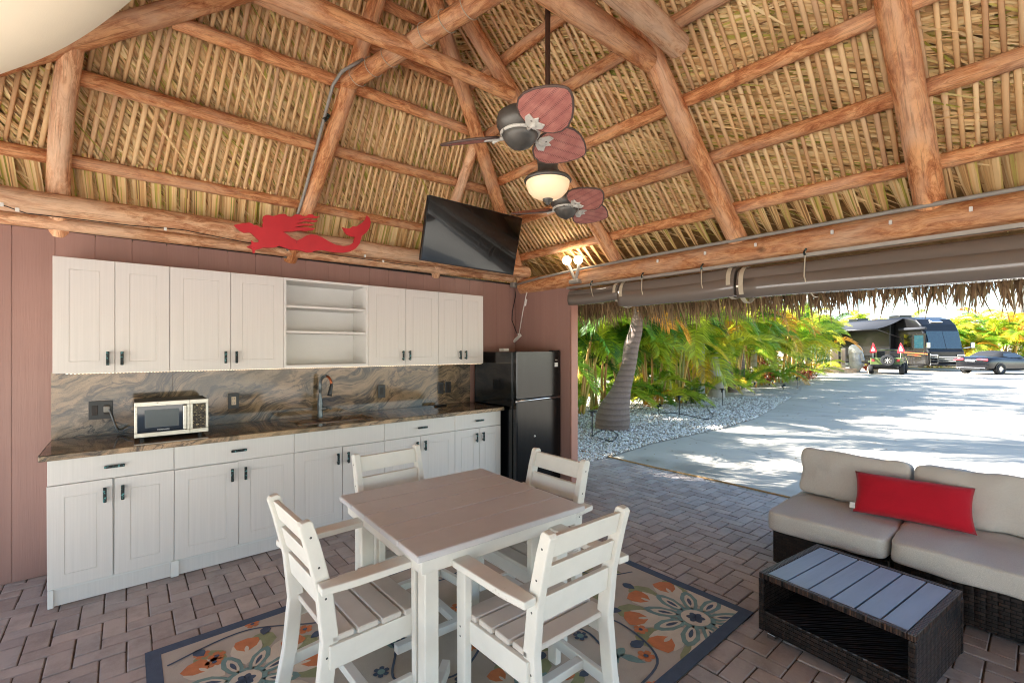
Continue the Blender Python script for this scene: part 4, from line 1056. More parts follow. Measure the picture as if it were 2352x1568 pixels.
MB().lathe([(.001, 3.66), (.06, 3.65), (.05, 3.59), (.016, 3.57)], 16, Matrix.Translation(ctr)).build('canopy', M['rust'], fan, smooth=True)
MB().lathe([(.03, 2.60), (.062, 2.585), (.055, 2.55), (.058, 2.505), (.072, 2.50), (.125, 2.478), (.132, 2.465), (.124, 2.458)], 28, Matrix.Translation(ctr)).build('light_fitter', M['bronze'], fan, smooth=True)
bowl_m, nt, bs = newmat('lit alabaster glass')
bs.inputs['Base Color'].default_value = C(236, 214, 180); bs.inputs['Roughness'].default_value = .3
v = coords(nt, world=True); sp = nt.nodes.new('ShaderNodeSeparateXYZ'); nt.links.new(v, sp.inputs[0])
bs.inputs['Emission Color'].default_value = (1.0, .62, .33, 1); bs.inputs['Emission Strength'].default_value = .075
MB().lathe([(.121, 2.457), (.119, 2.44), (.108, 2.41), (.085, 2.385), (.05, 2.368), (.02, 2.364), (.001, 2.363)], 28, Matrix.Translation(ctr)).build('glass_bowl', bowl_m, fan, smooth=True)
MB().lathe([(.03, 2.368), (.026, 2.355), (.014, 2.348), (.012, 2.338), (.001, 2.332)], 16, Matrix.Translation(ctr)).build('finial', M['bronze'], fan, smooth=True)
leaf = [(.0, .028), (.015, .062), (.045, .092), (.085, .108), (.13, .108), (.18, .092), (.225, .066), (.262, .036), (.28, .012), (.283, 0)]
leaf = leaf + [(a, -b) for a, b in reversed(leaf[:-1])]
def blade_mesh():
    mb = MB(); k = len(leaf)
    lo = [(a, b, -.004 - .05 * b * b * 8 * 0) for a, b in leaf]
    v = lo + [(a, b, .004) for a, b in leaf]
    mb.addm(v, [tuple(range(k - 1, -1, -1)), tuple(range(k, 2 * k))] + [(i, (i + 1) % k, k + (i + 1) % k, k + i) for i in range(k)])
    return mb.mesh('blade')
bmesh_ = blade_mesh()
def head(H, label=None):
    T = Matrix.Translation(H)
    MB().lathe([(.03, .115), (.07, .105), (.098, .085), (.105, .06), (.102, .035), (.085, .012), (.075, .004)], 26, T).build('motor_housing', M['bronze'], fan, smooth=True)
    MB().lathe([(.078, .003), (.08, -.004), (.07, -.022), (.06, -.035), (.045, -.05), (.02, -.06), (.008, -.067), (.001, -.068)], 26, T).build('motor_cap', M['bronze'], fan, smooth=True)
    MB().lathe([(.082, .012), (.09, .006), (.086, -.002), (.079, -.002)], 26, T).build('flywheel_ring', M['flaking'], fan, smooth=True)
    d = (ctr - Vector((H.x, H.y, 0))); d.z = 0; u = d.normalized()
    MB().tube([H + Vector((0, 0, .105)), H + Vector((0, 0, .15)) + u * .02, H + u * (d.length * .5) + Vector((0, 0, .15)), H + u * (d.length - .02) + Vector((0, 0, .105))], .013, 8).build('arm', M['bronze'], fan, smooth=True)
    for a in (34, 162, -64):
        th = math.radians(a); dv = RT * math.cos(th) + FW * math.sin(th)
        z = math.atan2(dv.y, dv.x)
        BM = T @ Matrix.Rotation(z, 4, 'Z') @ Matrix.Translation((.098, 0, .002)) @ Matrix.Rotation(math.radians(-22), 4, 'X') @ Matrix.Rotation(-.02, 4, 'Y')
        b = add('blade', bmesh_, M['wick'], fan, BM)
        k = len(leaf); rim = MB().tube([(p[0], p[1], 0) for p in leaf] + [(leaf[0][0], leaf[0][1], 0)], .0055, 6)
        rim.build('rim', plain('dark cane rim', C(92, 74, 66), .6, 0, .2, 20) if 'canerim' not in M else M['canerim'], b, BM, smooth=True)
        IM = T @ Matrix.Rotation(z, 4, 'Z')
        mb = MB().tube([(.07, 0, .0), (.10, .0, -.004), (.13, .0, -.012)], [.014, .010, .012], 8, flat=.8)
        mb.build('blade_iron', M['flaking'], fan, IM, smooth=True)
        mb = MB(); mb.prism([(-.005, -.02), (.03, -.045), (.06, -.04), (.05, -.012), (.075, 0), (.05, .012), (.06, .04), (.03, .045), (-.005, .02)], -.011, -.0045)
        mb.build('iron_plate', M['flaking'], fan, BM, bevel=.002, seg=1)
M['canerim'] = plain('dark cane rim', C(92, 74, 66), .6, 0, .2, 20)
head(Vector((1.32, 1.503, 2.476))); head(Vector((2.24, 2.087, 2.47)))

# ================================================================== RUG
M['rug'] = plain('beige woven rug', C(182, 171, 156), .95, 0, .12, 5, .5, 260, world=True)
M['navy'] = plain('navy yarn', C(74, 86, 104), .95, 0, .15, 20, .5, 260, world=True)
M['teal'] = plain('teal yarn', C(120, 148, 142), .95, 0, .15, 20, .5, 260, world=True)
M['olive'] = plain('olive yarn', C(148, 152, 112), .95, 0, .15, 20, .5, 260, world=True)
M['orange'] = plain('orange yarn', C(202, 124, 78), .95, 0, .15, 20, .5, 260, world=True)
M['creamy'] = plain('cream yarn', C(208, 196, 176), .95, 0, .08, 20, .5, 260, world=True)
rx0, rx1, ry0, ry1 = RUG
rug = thing('area_rug', 'beige outdoor rug with navy border and orange and teal flowers', 'rug', ((rx0 + rx1) / 2, (ry0 + ry1) / 2, 0))
MB().box(rx0, rx1, ry0, ry1, .0022, .008).build('field', M['rug'], rug)
bw_ = .062
MB().box(rx0, rx1, ry0, ry0 + bw_, .003, .0095).box(rx0, rx1, ry1 - bw_, ry1, .003, .0095).box(rx0, rx0 + bw_, ry0 + bw_, ry1 - bw_, .003, .0095).box(rx1 - bw_, rx1, ry0 + bw_, ry1 - bw_, .003, .0095).build('border', M['navy'], rug)
shapes = {k: MB() for k in ('navy', 'teal', 'olive', 'orange', 'creamy')}
ZL = {'olive': .0086, 'teal': .009, 'creamy': .0094, 'orange': .0098, 'navy': .0102}
def inr(p): return rx0 + bw_ < p[0] < rx1 - bw_ and ry0 + bw_ < p[1] < ry1 - bw_
def flat(colr, poly, dz=0):
    poly = [(min(max(p[0], rx0 + bw_), rx1 - bw_), min(max(p[1], ry0 + bw_), ry1 - bw_)) for p in poly]
    a = sum(poly[i][0] * poly[(i + 1) % len(poly)][1] - poly[(i + 1) % len(poly)][0] * poly[i][1] for i in range(len(poly)))
    if abs(a) < 2e-5: return
    if a < 0: poly = poly[::-1]
    shapes[colr].addm([(p[0], p[1], ZL[colr] + dz) for p in poly], [tuple(range(len(poly)))])
def petal(colr, c, ang, r0, r1, w, tip=.5, dz=0):
    ca, sa = math.cos(ang), math.sin(ang)
    loc = [(r0, 0), (r0 + (r1 - r0) * .3, w * .38), (r0 + (r1 - r0) * .62, w * .5), (r0 + (r1 - r0) * .88, w * .3 * (1 if tip else 1.5)), (r1, 0), (r0 + (r1 - r0) * .88, -w * .3 * (1 if tip else 1.5)), (r0 + (r1 - r0) * .62, -w * .5), (r0 + (r1 - r0) * .3, -w * .38)]
    flat(colr, [(c[0] + a * ca - b * sa, c[1] + a * sa + b * ca) for a, b in loc], dz)
def disc(colr, c, r, dz=0, n=14): flat(colr, [(c[0] + r * math.cos(6.283 * i / n), c[1] + r * math.sin(6.283 * i / n)) for i in range(n)], dz)
def flower(c, R, k=9, ph=0, a0=0, a1=6.283):
    for i in range(k):
        a = ph + a0 + (a1 - a0) * i / k
        petal('olive', c, a + .17, R * .55, R * 1.12, R * .42, dz=-.0001)
        petal('navy', c, a + .17, R * 1.02, R * 1.25, R * .16)
    for i in range(k):
        a = ph + a0 + (a1 - a0) * (i + .5) / k
        petal('creamy', c, a, R * .35, R * .95, R * .42, 0); petal('orange', c, a, R * .66, R * 1.02, R * .34, 0)
        petal('creamy', c, a, R * .62, R * .82, R * .06, dz=.0006)
    for i in range(k):
        a = ph + a0 + (a1 - a0) * i / k
        petal('teal', c, a, R * .12, R * .72, R * .25, dz=.001); petal('creamy', c, a, R * .2, R * .62, R * .13, dz=.0011); petal('navy', c, a, R * .3, R * .52, R * .06, dz=.0006)
    disc('teal', c, R * .27, .0015); disc('creamy', c, R * .2, .0017)
    for i in range(6): petal('navy', c, i * 1.047, 0, R * .13, R * .09, dz=.0013)
def vine(pts, w=.012, colr='navy'):
    P = []
    for i in range(len(pts) - 1):
        p0 = pts[max(i - 1, 0)]; p1 = pts[i]; p2 = pts[i + 1]; p3 = pts[min(i + 2, len(pts) - 1)]
        for t in [j / 8 for j in range(8)]:
            P.append(tuple(.5 * ((2 * p1[q]) + (-p0[q] + p2[q]) * t + (2 * p0[q] - 5 * p1[q] + 4 * p2[q] - p3[q]) * t * t + (-p0[q] + 3 * p1[q] - 3 * p2[q] + p3[q]) * t ** 3) for q in (0, 1)))
    P.append(pts[-1])
    for a, b in zip(P, P[1:]):
        d = Vector((b[0] - a[0], b[1] - a[1])); 
        if d.length < 1e-5 or not (inr(a) and inr(b)): continue
        n_ = Vector((-d.y, d.x)).normalized() * w / 2; e_ = d.normalized() * .001
        flat(colr, [(a[0] - n_.x, a[1] - n_.y), (b[0] + e_.x - n_.x, b[1] + e_.y - n_.y), (b[0] + e_.x + n_.x, b[1] + e_.y + n_.y), (a[0] + n_.x, a[1] + n_.y)])
    return P
def posy(c, r, col='orange', n=5):
    for i in range(n): petal(col, c, i * 6.283 / n + .3, 0, r, r * .75, 0)
    disc('navy', c, r * .28, .0004); 
def small(c, r):
    for i in range(6): petal('navy', c, i * 1.047, 0, r, r * .6, 0)
    disc('teal', c, r * .45, .0014)
fl_r = random.Random(4)
flower((2.47, 1.30), .40, 9); flower((.42, 2.40), .34, 8, .2); flower((1.35, 1.45), .26, 8, .5); flower((2.30, 2.72), .26, 8, .1); flower((.5, 1.35), .36, 9)
vs_ = [[(.15, 2.75), (.5, 2.82), (.9, 2.62), (1.25, 2.78), (1.6, 2.60), (2.0, 2.74)], [(.85, 2.45), (1.05, 2.2), (.95, 1.95), (1.2, 1.8), (1.5, 2.0), (1.55, 2.3)],
       [(2.65, 1.85), (2.45, 1.95), (2.38, 2.15), (2.55, 2.25), (2.62, 2.12)], [(1.75, 1.3), (1.9, 1.6), (1.8, 1.9), (2.0, 2.2), (2.2, 2.3)], [(.2, 1.9), (.4, 1.85), (.65, 2.0), (.8, 1.75), (1.05, 1.6)], [(1.7, 1.2), (2.0, 1.25), (2.1, 1.55), (2.0, 1.8), (2.15, 2.0)]]
for V_ in vs_:
    P_ = vine(V_)
    for j in range(3, len(P_) - 2, 5):
        p = P_[j]; d = Vector((P_[j + 1][0] - p[0], P_[j + 1][1] - p[1])); a = math.atan2(d.y, d.x); sg = 1 if (j // 5) % 2 else -1
        if not inr(p): continue
        k = fl_r.random(); q = (p[0] + .055 * math.cos(a + sg * 1.2), p[1] + .055 * math.sin(a + sg * 1.2))
        if k < .4: posy(q, fl_r.uniform(.035, .05))
        elif k < .75: petal(fl_r.choice(('olive', 'teal')), p, a + sg * .9, .01, .14, .055)
        else: small(q, .04)
for _ in range(34):
    p = (fl_r.uniform(rx0 + .15, rx1 - .15), fl_r.uniform(ry0 + .15, ry1 - .15)); a = fl_r.uniform(0, 6.28)
    k = fl_r.random()
    if k < .5:
        for s in (-.5, 0, .5): petal('olive', p, a + s, 0, fl_r.uniform(.1, .17), .045, dz=-.0003 * (s + 1))
    elif k < .8: petal('teal', p, a, 0, .13, .05)
    else: posy(p, .04)
for k, mb in shapes.items(): mb.build('woven_motif', M[k], rug, kind='stuff')

# ================================================================== TABLE AND CHAIRS
tb = thing('dining_table', 'square taupe plank dining table with white legs on the rug', 'table', (1.334, 2.012, .0105), math.radians(-2.0))
T0 = .7295
hw = .468
pw = 2 * hw / 5
for i in range(5):
    MB().cbox(-hw, hw, -hw + i * pw + .002, -hw + (i + 1) * pw - .002, T0 - .028, T0, .004).build('plank', M['poly_grey'], tb, local=True)
for s in (-1, 1):
    MB().box(-hw - .002, -hw + .05, 0, 0, 0, 0) if False else None
    MB().box(-hw + .034, hw - .034, s * (hw - .045) - .011, s * (hw - .045) + .011, T0 - .095, T0 - .029).build('apron', M['poly'], tb, local=True, bevel=.003)
    MB().box(s * (hw - .045) - .011, s * (hw - .045) + .011, -hw + .057, hw - .057, T0 - .095, T0 - .029).build('apron', M['poly'], tb, local=True, bevel=.003)
MB().lathe([(.0, T0 + .0008), (.022, T0 + .0008), (.0235, T0 - .0005)], 20).build('umbrella_hole_cap', M['poly_grey'], tb, local=True)
for sx in (-1, 1):
    for sy in (-1, 1):
        c = (sx * (hw - .095), sy * (hw - .095))
        MB().cbox(c[0] - .032, c[0] + .032, c[1] - .032, c[1] + .032, .0, T0 - .03, .004).build('leg', M['poly'], tb, local=True)
        # curved foot running inwards
        prof = [(0, .0), (0, .16), (.03, .10), (.08, .065), (.16, .055), (.24, .06), (.24, .0)]
        MB().prism(prof, -.02, .02, Matrix.Translation((c[0] - sx * .03, c[1] - sy * .03, 0)) @ Matrix.Rotation(math.atan2(-sy, -sx), 4, 'Z'), axis='y').build('foot', M['poly'], tb, local=True, bevel=.004)
MB().box(-.35, .35, -.02, .02, .07, .11).box(-.02, .02, -.35, .35, .0715, .1085).build('stretcher', M['poly'], tb, local=True, bevel=.003)

def make_chair(label, loc, rotz):
    t = thing('dining_chair', label, 'chair', (0, 0, 0), 0, 'white armchairs round the dining table')
    m = M['poly']
    post = [(-.250, 0), (-.190, 0), (-.150, .20), (-.125, .42), (-.150, .62), (-.195, .80), (-.222, .885), (-.235, .893), (-.262, .888), (-.272, .876), (-.250, .80), (-.208, .62), (-.188, .42), (-.210, .2)]
    def py(z):
        zs = [0, .2, .42, .62, .8, .89]; ys = [-.22, -.18, -.157, -.18, -.222, -.248]
        for i in range(5):
            if z <= zs[i + 1]:
                f_ = (z - zs[i]) / (zs[i + 1] - zs[i]); return ys[i] + (ys[i + 1] - ys[i]) * f_
        return ys[-1]
    for s in (-1, 1):
        MB().prism(post, s * .205 - .019, s * .205 + .019, axis='x').build('back_leg', m, t, local=True, bevel=.006)
        MB().prism([(.175, 0), (.232, 0), (.238, .63), (.17, .63)], s * .262 - .018, s * .262 + .018, axis='x').build('front_leg', m, t, local=True, bevel=.006)
        mb = MB(); mb.prism([(s * .232, -.21), (s * .29, -.215), (s * .305, -.10), (s * .315, .20), (s * .305, .262), (s * .29, .275), (s * .245, .272), (s * .232, .25), (s * .228, -.1)], .632, .660)
        mb.build('arm', m, t, local=True, bevel=.005)
        a, b = (s * .236, .18), (s * .226, -.16)
        MB().prism([(s * .2265 - .011, -.165), (s * .2265 + .011, -.165), (s * .239 + .004, .215), (s * .239 - .018, .215)], .315, .405).build('seat_rail', m, t, local=True, bevel=.003)
        MB().prism([(s * .2265 - .013, -.20), (s * .2265 + .013, -.20), (s * .25 + .006, .18), (s * .25 - .02, .18)], .10, .15).build('side_stretcher', m, t, local=True, bevel=.004)
    for z0, z1 in ((.785, .872), (.665, .752), (.535, .632)):
        a0, a1 = py(z0), py(z1)
        MB().prism([(a0 - .011, z0), (a0 + .011, z0), (a1 + .011, z1), (a1 - .011, z1)], -.186, .186, axis='x').build('back_slat', m, t, local=True, bevel=.003)
    for s in (-1, 1):
        for y, z in ((py(.83), .83), (py(.71), .71), (py(.585), .585), (-.172, .36)):
            MB().lathe([(.001, .0006), (.0045, .0004)], 8, Matrix.Translation((s * .2243, y, z)) @ Matrix.Rotation(s * math.pi / 2, 4, 'Y')).build('screw', M['wire'], t, local=True)
        for y, z in ((.205, .38), (.205, .34)):
            MB().lathe([(.001, .0006), (.0045, .0004)], 8, Matrix.Translation((s * .2803, y, z)) @ Matrix.Rotation(s * math.pi / 2, 4, 'Y')).build('screw', M['wire'], t, local=True)
    ys = [-.152, -.054, .044, .142]
    for i, y in enumerate(ys):
        w = .212 + .008 * i + (.0 if i < 3 else -.0)
        MB().cbox(-w - .012, w + .012, y, y + .087, .406, .430, .004).build('seat_slat', M['poly_seat'], t, local=True)
    MB().box(-.242, .242, .183, .205, .325, .402).build('apron', m, t, local=True, bevel=.003)
    MB().box(-.225, .225, -.02, .02, .106, .144).build('cross_stretcher', m, t, local=True, bevel=.003)
    return t
ch = make_chair('white slatted armchair with its back towards the bare siding end', None, 0)
spots = [('white slatted armchair with its back towards the bare siding end', (.742, 1.99), -math.pi / 2),
         ('white slatted armchair with its back towards the coffee table side, away from the cabinets', (1.33, 1.365), 0.0),
         ('white slatted armchair between the table and the sink cabinets', (1.27, 2.475), math.pi),
         ('white slatted armchair between the table and the open driveway', (1.765, 1.93), math.pi / 2)]
for i, (lb, (x, y), rz) in enumerate(spots):
    o = ch if i == 0 else copy_tree(ch)
    o.location = (x, y, .0108); o.rotation_euler = (0, 0, rz + (.03, -.02, .02, -.01)[i]); o['label'] = lb

# ================================================================== SOFA
def weave_mat(name, c1, c2, sx, sy, axes='xz'):
    m, nt, bs = newmat(name)
    v = coords(nt, world=True); s = nt.nodes.new('ShaderNodeSeparateXYZ'); nt.links.new(v, s.inputs[0])
    h = math_(nt, 'ADD', s.outputs[0], s.outputs[1]) if axes == 'xz' else s.outputs[0]
    w_ = s.outputs[2] if axes == 'xz' else s.outputs[1]
    cmb = nt.nodes.new('ShaderNodeCombineXYZ'); nt.links.new(h, cmb.inputs[0]); nt.links.new(w_, cmb.inputs[1])
    br = N(nt, 'ShaderNodeTexBrick', Scale=1.0); br.offset = .5
    br.inputs['Brick Width'].default_value = sx; br.inputs['Row Height'].default_value = sy; br.inputs['Mortar Size'].default_value = sy * .16; br.inputs['Mortar Smooth'].default_value = .6; br.inputs['Bias'].default_value = 0
    br.inputs['Color1'].default_value = c1; br.inputs['Color2'].default_value = c2; br.inputs['Mortar'].default_value = C(6, 5, 5)
    nt.links.new(cmb.outputs[0], br.inputs['Vector'])
    nt.links.new(br.outputs['Color'], bs.inputs['Base Color']); bs.inputs['Roughness'].default_value = .32; bs.inputs['Specular IOR Level'].default_value = .5
    a = math_(nt, 'ABSOLUTE', math_(nt, 'SINE', math_(nt, 'MULTIPLY', h, math.pi / sx)))
    bump(nt, bs, math_(nt, 'ADD', math_(nt, 'SUBTRACT', 1.0, br.outputs['Fac']), math_(nt, 'MULTIPLY', a, .5)), .8, .006); return m
M['weave'] = weave_mat('dark resin wicker', C(56, 45, 40), C(32, 27, 26), .044, .020)
M['weave_top'] = weave_mat('fine dark wicker', C(84, 60, 46), C(40, 32, 30), .018, .010, 'xy')
M['weave_in'] = weave_mat('brown wicker inside', C(104, 70, 44), C(70, 48, 32), .028, .014)
def fabric(name, col):
    m, nt, bs = newmat(name)
    v = coords(nt); n = noi(nt, v, 300, 2, .7); n2 = noi(nt, v, 3, 3)
    c_ = ramp(nt, n, ((.3, tuple(x * .72 for x in col[:3]) + (1,)), (.7, tuple(min(1, x * 1.12) for x in col[:3]) + (1,))))
    c_ = mixc(nt, math_(nt, 'MULTIPLY', n2, .25), c_, tuple(x * .8 for x in col[:3]) + (1,))
    nt.links.new(c_, bs.inputs['Base Color']); bs.inputs['Roughness'].default_value = .92; bs.inputs['Specular IOR Level'].default_value = .2
    bs.inputs['Sheen Weight'].default_value = .15
    n3 = noi(nt, v, 6, 3); bump(nt, bs, math_(nt, 'ADD', math_(nt, 'MULTIPLY', n, .12), n3), .35, .02); return m
M['cushion'] = fabric('grey beige woven fabric', C(204, 198, 189))
M['redcloth'] = fabric('red cotton', C(190, 26, 44))
def cushion(sx, sy, sz, seed=0, puff=.35, n=18, pw=5.0, lump=.012):
    """rounded box centred on the origin, slightly puffed and lumpy"""
    mb = MB(); vs = []; idx = {}; fs = []
    def pt(u, v, w):
        p = Vector((u, v, w)); 
        l = (abs(u) ** pw + abs(v) ** pw + abs(w) ** pw) ** (1 / pw); q = p / max(l, 1e-6)
        d = Vector((q.x * sx / 2, q.y * sy / 2, q.z * sz / 2))
        bul = (1 - min(1, abs(q.x)) ** 2) * (1 - min(1, abs(q.y)) ** 2) * (1 - min(1, abs(q.z)) ** 4 * 0)
        k = min(((sx, 0), (sy, 1), (sz, 2)))[1]
        o = [(1 - q.y ** 2) * (1 - q.z ** 2), (1 - q.x ** 2) * (1 - q.z ** 2), (1 - q.x ** 2) * (1 - q.y ** 2)][k]
        d[k] *= 1 + puff * max(0, o)
        d += Vector(q).normalized() * lump * (noise.noise(Vector((d.x * 5 + seed * 7.7, d.y * 5, d.z * 5))) + .45 * noise.noise(Vector((d.x * 13 + seed * 3.7, d.y * 13, d.z * 13))))
        return d
    for ax in range(3):
        for sg in (-1, 1):
            b = len(vs)
            for i in range(n + 1):
                for j in range(n + 1):
                    a, c_ = 2 * i / n - 1, 2 * j / n - 1; p = [0, 0, 0]; p[ax] = sg; p[(ax + 1) % 3] = a; p[(ax + 2) % 3] = c_
                    vs.append(pt(*p))
            for i in range(n):
                for j in range(n):
                    q = (b + i * (n + 1) + j, b + (i + 1) * (n + 1) + j, b + (i + 1) * (n + 1) + j + 1, b + i * (n + 1) + j + 1)
                    fs.append(q if sg > 0 else q[::-1])
    me = bpy.data.meshes.new('cushion'); me.from_pydata(vs, [], fs); bm = bmesh.new(); bm.from_mesh(me); bmesh.ops.remove_doubles(bm, verts=bm.verts[:], dist=1e-5); bm.to_mesh(me); bm.free()
    me.polygons.foreach_set('use_smooth', [True] * len(me.polygons)); me.update(); return me
SYS = [1.285, .615, -.06, -.735]
sl = ['armless dark wicker sofa section at the open end next to the driveway', 'dark wicker sofa section in front of the coffee table', 'dark wicker sofa section beyond the coffee table']
cl = [('grey beige seat cushion at the open end of the sofa', 'grey beige back cushion at the open end of the sofa'), ('grey beige seat cushion in front of the coffee table', 'grey beige back cushion behind the end of the red pillow'), ('grey beige seat cushion of the last sofa section', 'grey beige back cushion of the last sofa section')]
for i in range(3):
    y1, y0 = SYS[i], SYS[i + 1]; yc = (y0 + y1) / 2; w = y1 - y0
    s = thing('sofa_section', sl[i], 'sofa', (3.9, yc, 0), group='wicker sofa sections')
    MB().cbox(3.52, 4.36, y0 + .008, y1 - .008, .02, .262, .008).build('base', M['weave'], s)
    MB().cbox(4.22, 4.36, y0 + .008, y1 - .008, .2625, .53, .012).build('back_frame', M['weave'], s)
    for a in (3.57, 4.30):
        for b in (y0 + .05, y1 - .05): MB().box(a - .02, a + .02, b - .02, b + .02, .0, .021).build('foot', M['black'], s)
    o = add('seat_cushion', cushion(.80, w - .004, .135, i, .08, pw=12, n=24, lump=.010), M['cushion'], None, Matrix.Translation((3.81, yc, .346)) @ Matrix.Rotation((.0, .012, 0)[i], 4, 'X'))
    tag(o, cl[i][0], 'cushion', 'sofa cushions')
    o = add('back_cushion', cushion(.19, w - .004, .35, i + 5, .22, pw=9, n=24, lump=.022), M['cushion'], None, Matrix.Translation((4.13, yc - .01, .578)) @ Matrix.Rotation(.22, 4, 'Y'))
    tag(o, cl[i][1], 'cushion', 'sofa cushions')
PM = Matrix.Translation((3.915, .585, .548)) @ Matrix.Rotation(.12, 4, 'Z') @ Matrix.Rotation(.55, 4, 'Y')
def pillow_mesh(L, H, T):
    vs = []; fs = []; n, m = 26, 16
    for sg in (-1, 1):
        b = len(vs)
        for i in range(n + 1):
            for j in range(m + 1):
                u, v = 2 * i / n - 1, 2 * j / m - 1
                t = T / 2 * ((1 - u ** 4) * (1 - v ** 4)) ** .55 if abs(u) < 1 and abs(v) < 1 else 0
                pin = 1 - .05 * (1 - u * u) ; pin2 = 1 - .06 * (1 - v * v)
                wr = .006 * noise.noise(Vector((u * 3, v * 3, sg)))
                vs.append((sg * (t + (wr if t > 0 else 0)), u * L / 2 * pin2 if abs(u) == 1 else u * L / 2 * (1 - .05 * (1 - v * v) * abs(u) ** 6), v * H / 2 * (1 - .06 * (1 - u * u) * abs(v) ** 6)))
        for i in range(n):
            for j in range(m):
                q = (b + i * (m + 1) + j, b + (i + 1) * (m + 1) + j, b + (i + 1) * (m + 1) + j + 1, b + i * (m + 1) + j + 1)
                fs.append(q if sg > 0 else q[::-1])
    me = bpy.data.meshes.new('pillow'); me.from_pydata(vs, [], fs); bm = bmesh.new(); bm.from_mesh(me); bmesh.ops.remove_doubles(bm, verts=bm.verts[:], dist=1e-4); bm.to_mesh(me); bm.free()
    me.polygons.foreach_set('use_smooth', [True] * len(me.polygons)); me.update(); return me
pl_ = add('lumbar_pillow', pillow_mesh(.60, .29, .15), M['redcloth'], None, PM)
tag(pl_, 'long red lumbar pillow leaning on the grey sofa cushions', 'pillow')
add('care_tag', MB().box(-.03, -.028, .285, .315, -.13, -.09).mesh('care_tag'), M['white'], pl_, PM)

# ================================================================== COFFEE TABLE
cz = .335
c4 = [pz(1737, 1315, cz), pz(1872, 1250, cz), pz(2215, 1352, cz), pz(2108, 1455, cz)]
ex = ((c4[1] - c4[0]) + (c4[2] - c4[3])) / 2; ey = ((c4[3] - c4[0]) + (c4[2] - c4[1])) / 2
cc = sum(c4, Vector()) / 4; LX, LY = ex.length, ey.length
rz = math.atan2(ex.y, ex.x)
print('coffee', LX, LY, rz, cc)
ctb = thing('coffee_table', 'low dark wicker coffee table with blue grey plank top', 'coffee table', (cc.x, cc.y, 0), rz)
a, b = LX / 2, LY / 2; fw = .03
M['plank'] = plain('blue grey composite plank', C(140, 156, 176), .36, 0, .16, 3, .5, 26, stretch=(.35, 3.0, 1), spec=.5)
TT = lambda mb, nm, mt, bev=.004: mb.build(nm, mt, ctb, local=True, bevel=bev)
for s in (-1, 1):
    TT(MB().box(-a, a, s * (b - fw / 2) - fw / 2, s * (b - fw / 2) + fw / 2, cz - .03, cz), 'top_frame', M['weave_top'])
    TT(MB().box(s * (a - fw / 2) - fw / 2, s * (a - fw / 2) + fw / 2, -b + fw, b - fw, cz - .03, cz - .0005), 'top_frame', M['weave_top'])
npk = 6; pwid = (2 * b - 2 * fw) / npk
for i in range(npk):
    TT(MB().box(-a + fw + .002, a - fw - .002, -b + fw + i * pwid + .004, -b + fw + (i + 1) * pwid - .004, cz - .018, cz - .003), 'plank', M['plank'], .002)
for s in (-1, 1): TT(MB().box(-a + .004, a - .004, s * (b - .012) - .011, s * (b - .012) + .011, .03, cz - .031), 'end_panel', M['weave'])
TT(MB().box(a - .026, a - .004, -b + .024, b - .024, .03, cz - .031), 'back_panel', M['weave_in'])
TT(MB().box(-a + .004, -a + .022, -b + .024, b - .024, .03, .135), 'front_panel', M['weave'])
TT(MB().box(-a + .023, a - .027, -b + .024, b - .024, .118, .13), 'lower_shelf', M['weave'])
for sx in (-1, 1):
    for sy in (-1, 1):
        TT(MB().box(sx * (a - .012) - .014, sx * (a - .012) + .014, sy * (b - .012) - .014, sy * (b - .012) + .014, .028, cz - .0302), 'corner_post', M['weave'], .006)
        TT(MB().box(sx * (a - .05) - .045, sx * (a - .05) + .045, sy * (b - .06) - .02, sy * (b - .06) + .02, 0, .0275), 'foot', M['chrome'], .003)
# ================================================================== PALMS
G1, G2, G3 = C(64, 108, 30), C(112, 150, 40), C(176, 190, 52)
Y1, O1 = C(214, 206, 60), C(222, 168, 46)
M['frond'] = leaf_mat('areca frond', ((0, C(52, 98, 30)), (.22, C(84, 132, 36)), (.5, C(134, 170, 44)), (.8, G3), (.95, Y1), (1, O1)), .4, .55, 'object', .2, .35)
M['frond_gold'] = leaf_mat('golden areca frond', ((0, G2), (.3, G3), (.65, Y1), (.85, C(222, 172, 48)), (1, C(216, 120, 36))), .4, .5, 'object', .2, .35)
M['coco'] = leaf_mat('coconut frond', ((0, C(58, 98, 34)), (.6, C(108, 140, 48)), (1, C(150, 150, 60))), .45, .4, 'object', .25)
M['cane'] = leaf_mat('ringed cane', ((0, C(150, 150, 70)), (.4, C(190, 150, 70)), (.8, C(170, 120, 60)), (1, C(120, 130, 60))), .5, .0, 'object', .2)
def trunk_mat(name, a, b, ring=26.0):
    m, nt, bs = newmat(name)
    v = coords(nt); s = nt.nodes.new('ShaderNodeSeparateXYZ'); nt.links.new(v, s.inputs[0])
    n = noi(nt, v, 7, 5, .7)
    w = math_(nt, 'SINE', math_(nt, 'ADD', math_(nt, 'MULTIPLY', s.outputs[2], ring), math_(nt, 'MULTIPLY', n, 5.0)))
    n2 = noi(nt, coords(nt, scale=(1, 1, .2)), 30, 4, .7)
    col = mixc(nt, ramp(nt, w, ((.2, (0, 0, 0, 1)), (.9, (.6, .6, .6, 1)))), a, b)
    col = mixc(nt, math_(nt, 'MULTIPLY', n2, .5), col, tuple(x * .55 for x in a[:3]) + (1,))
    nt.links.new(col, bs.inputs['Base Color']); bs.inputs['Roughness'].default_value = .85
    bump(nt, bs, math_(nt, 'ADD', math_(nt, 'MULTIPLY', w, .4), n2), .7, .02); return m
M['trunk'] = trunk_mat('ringed palm bark', C(128, 110, 98), C(88, 72, 62), 60)
M['trunk_pale'] = trunk_mat('pale palm bark', C(176, 168, 156), C(140, 130, 118), 18)
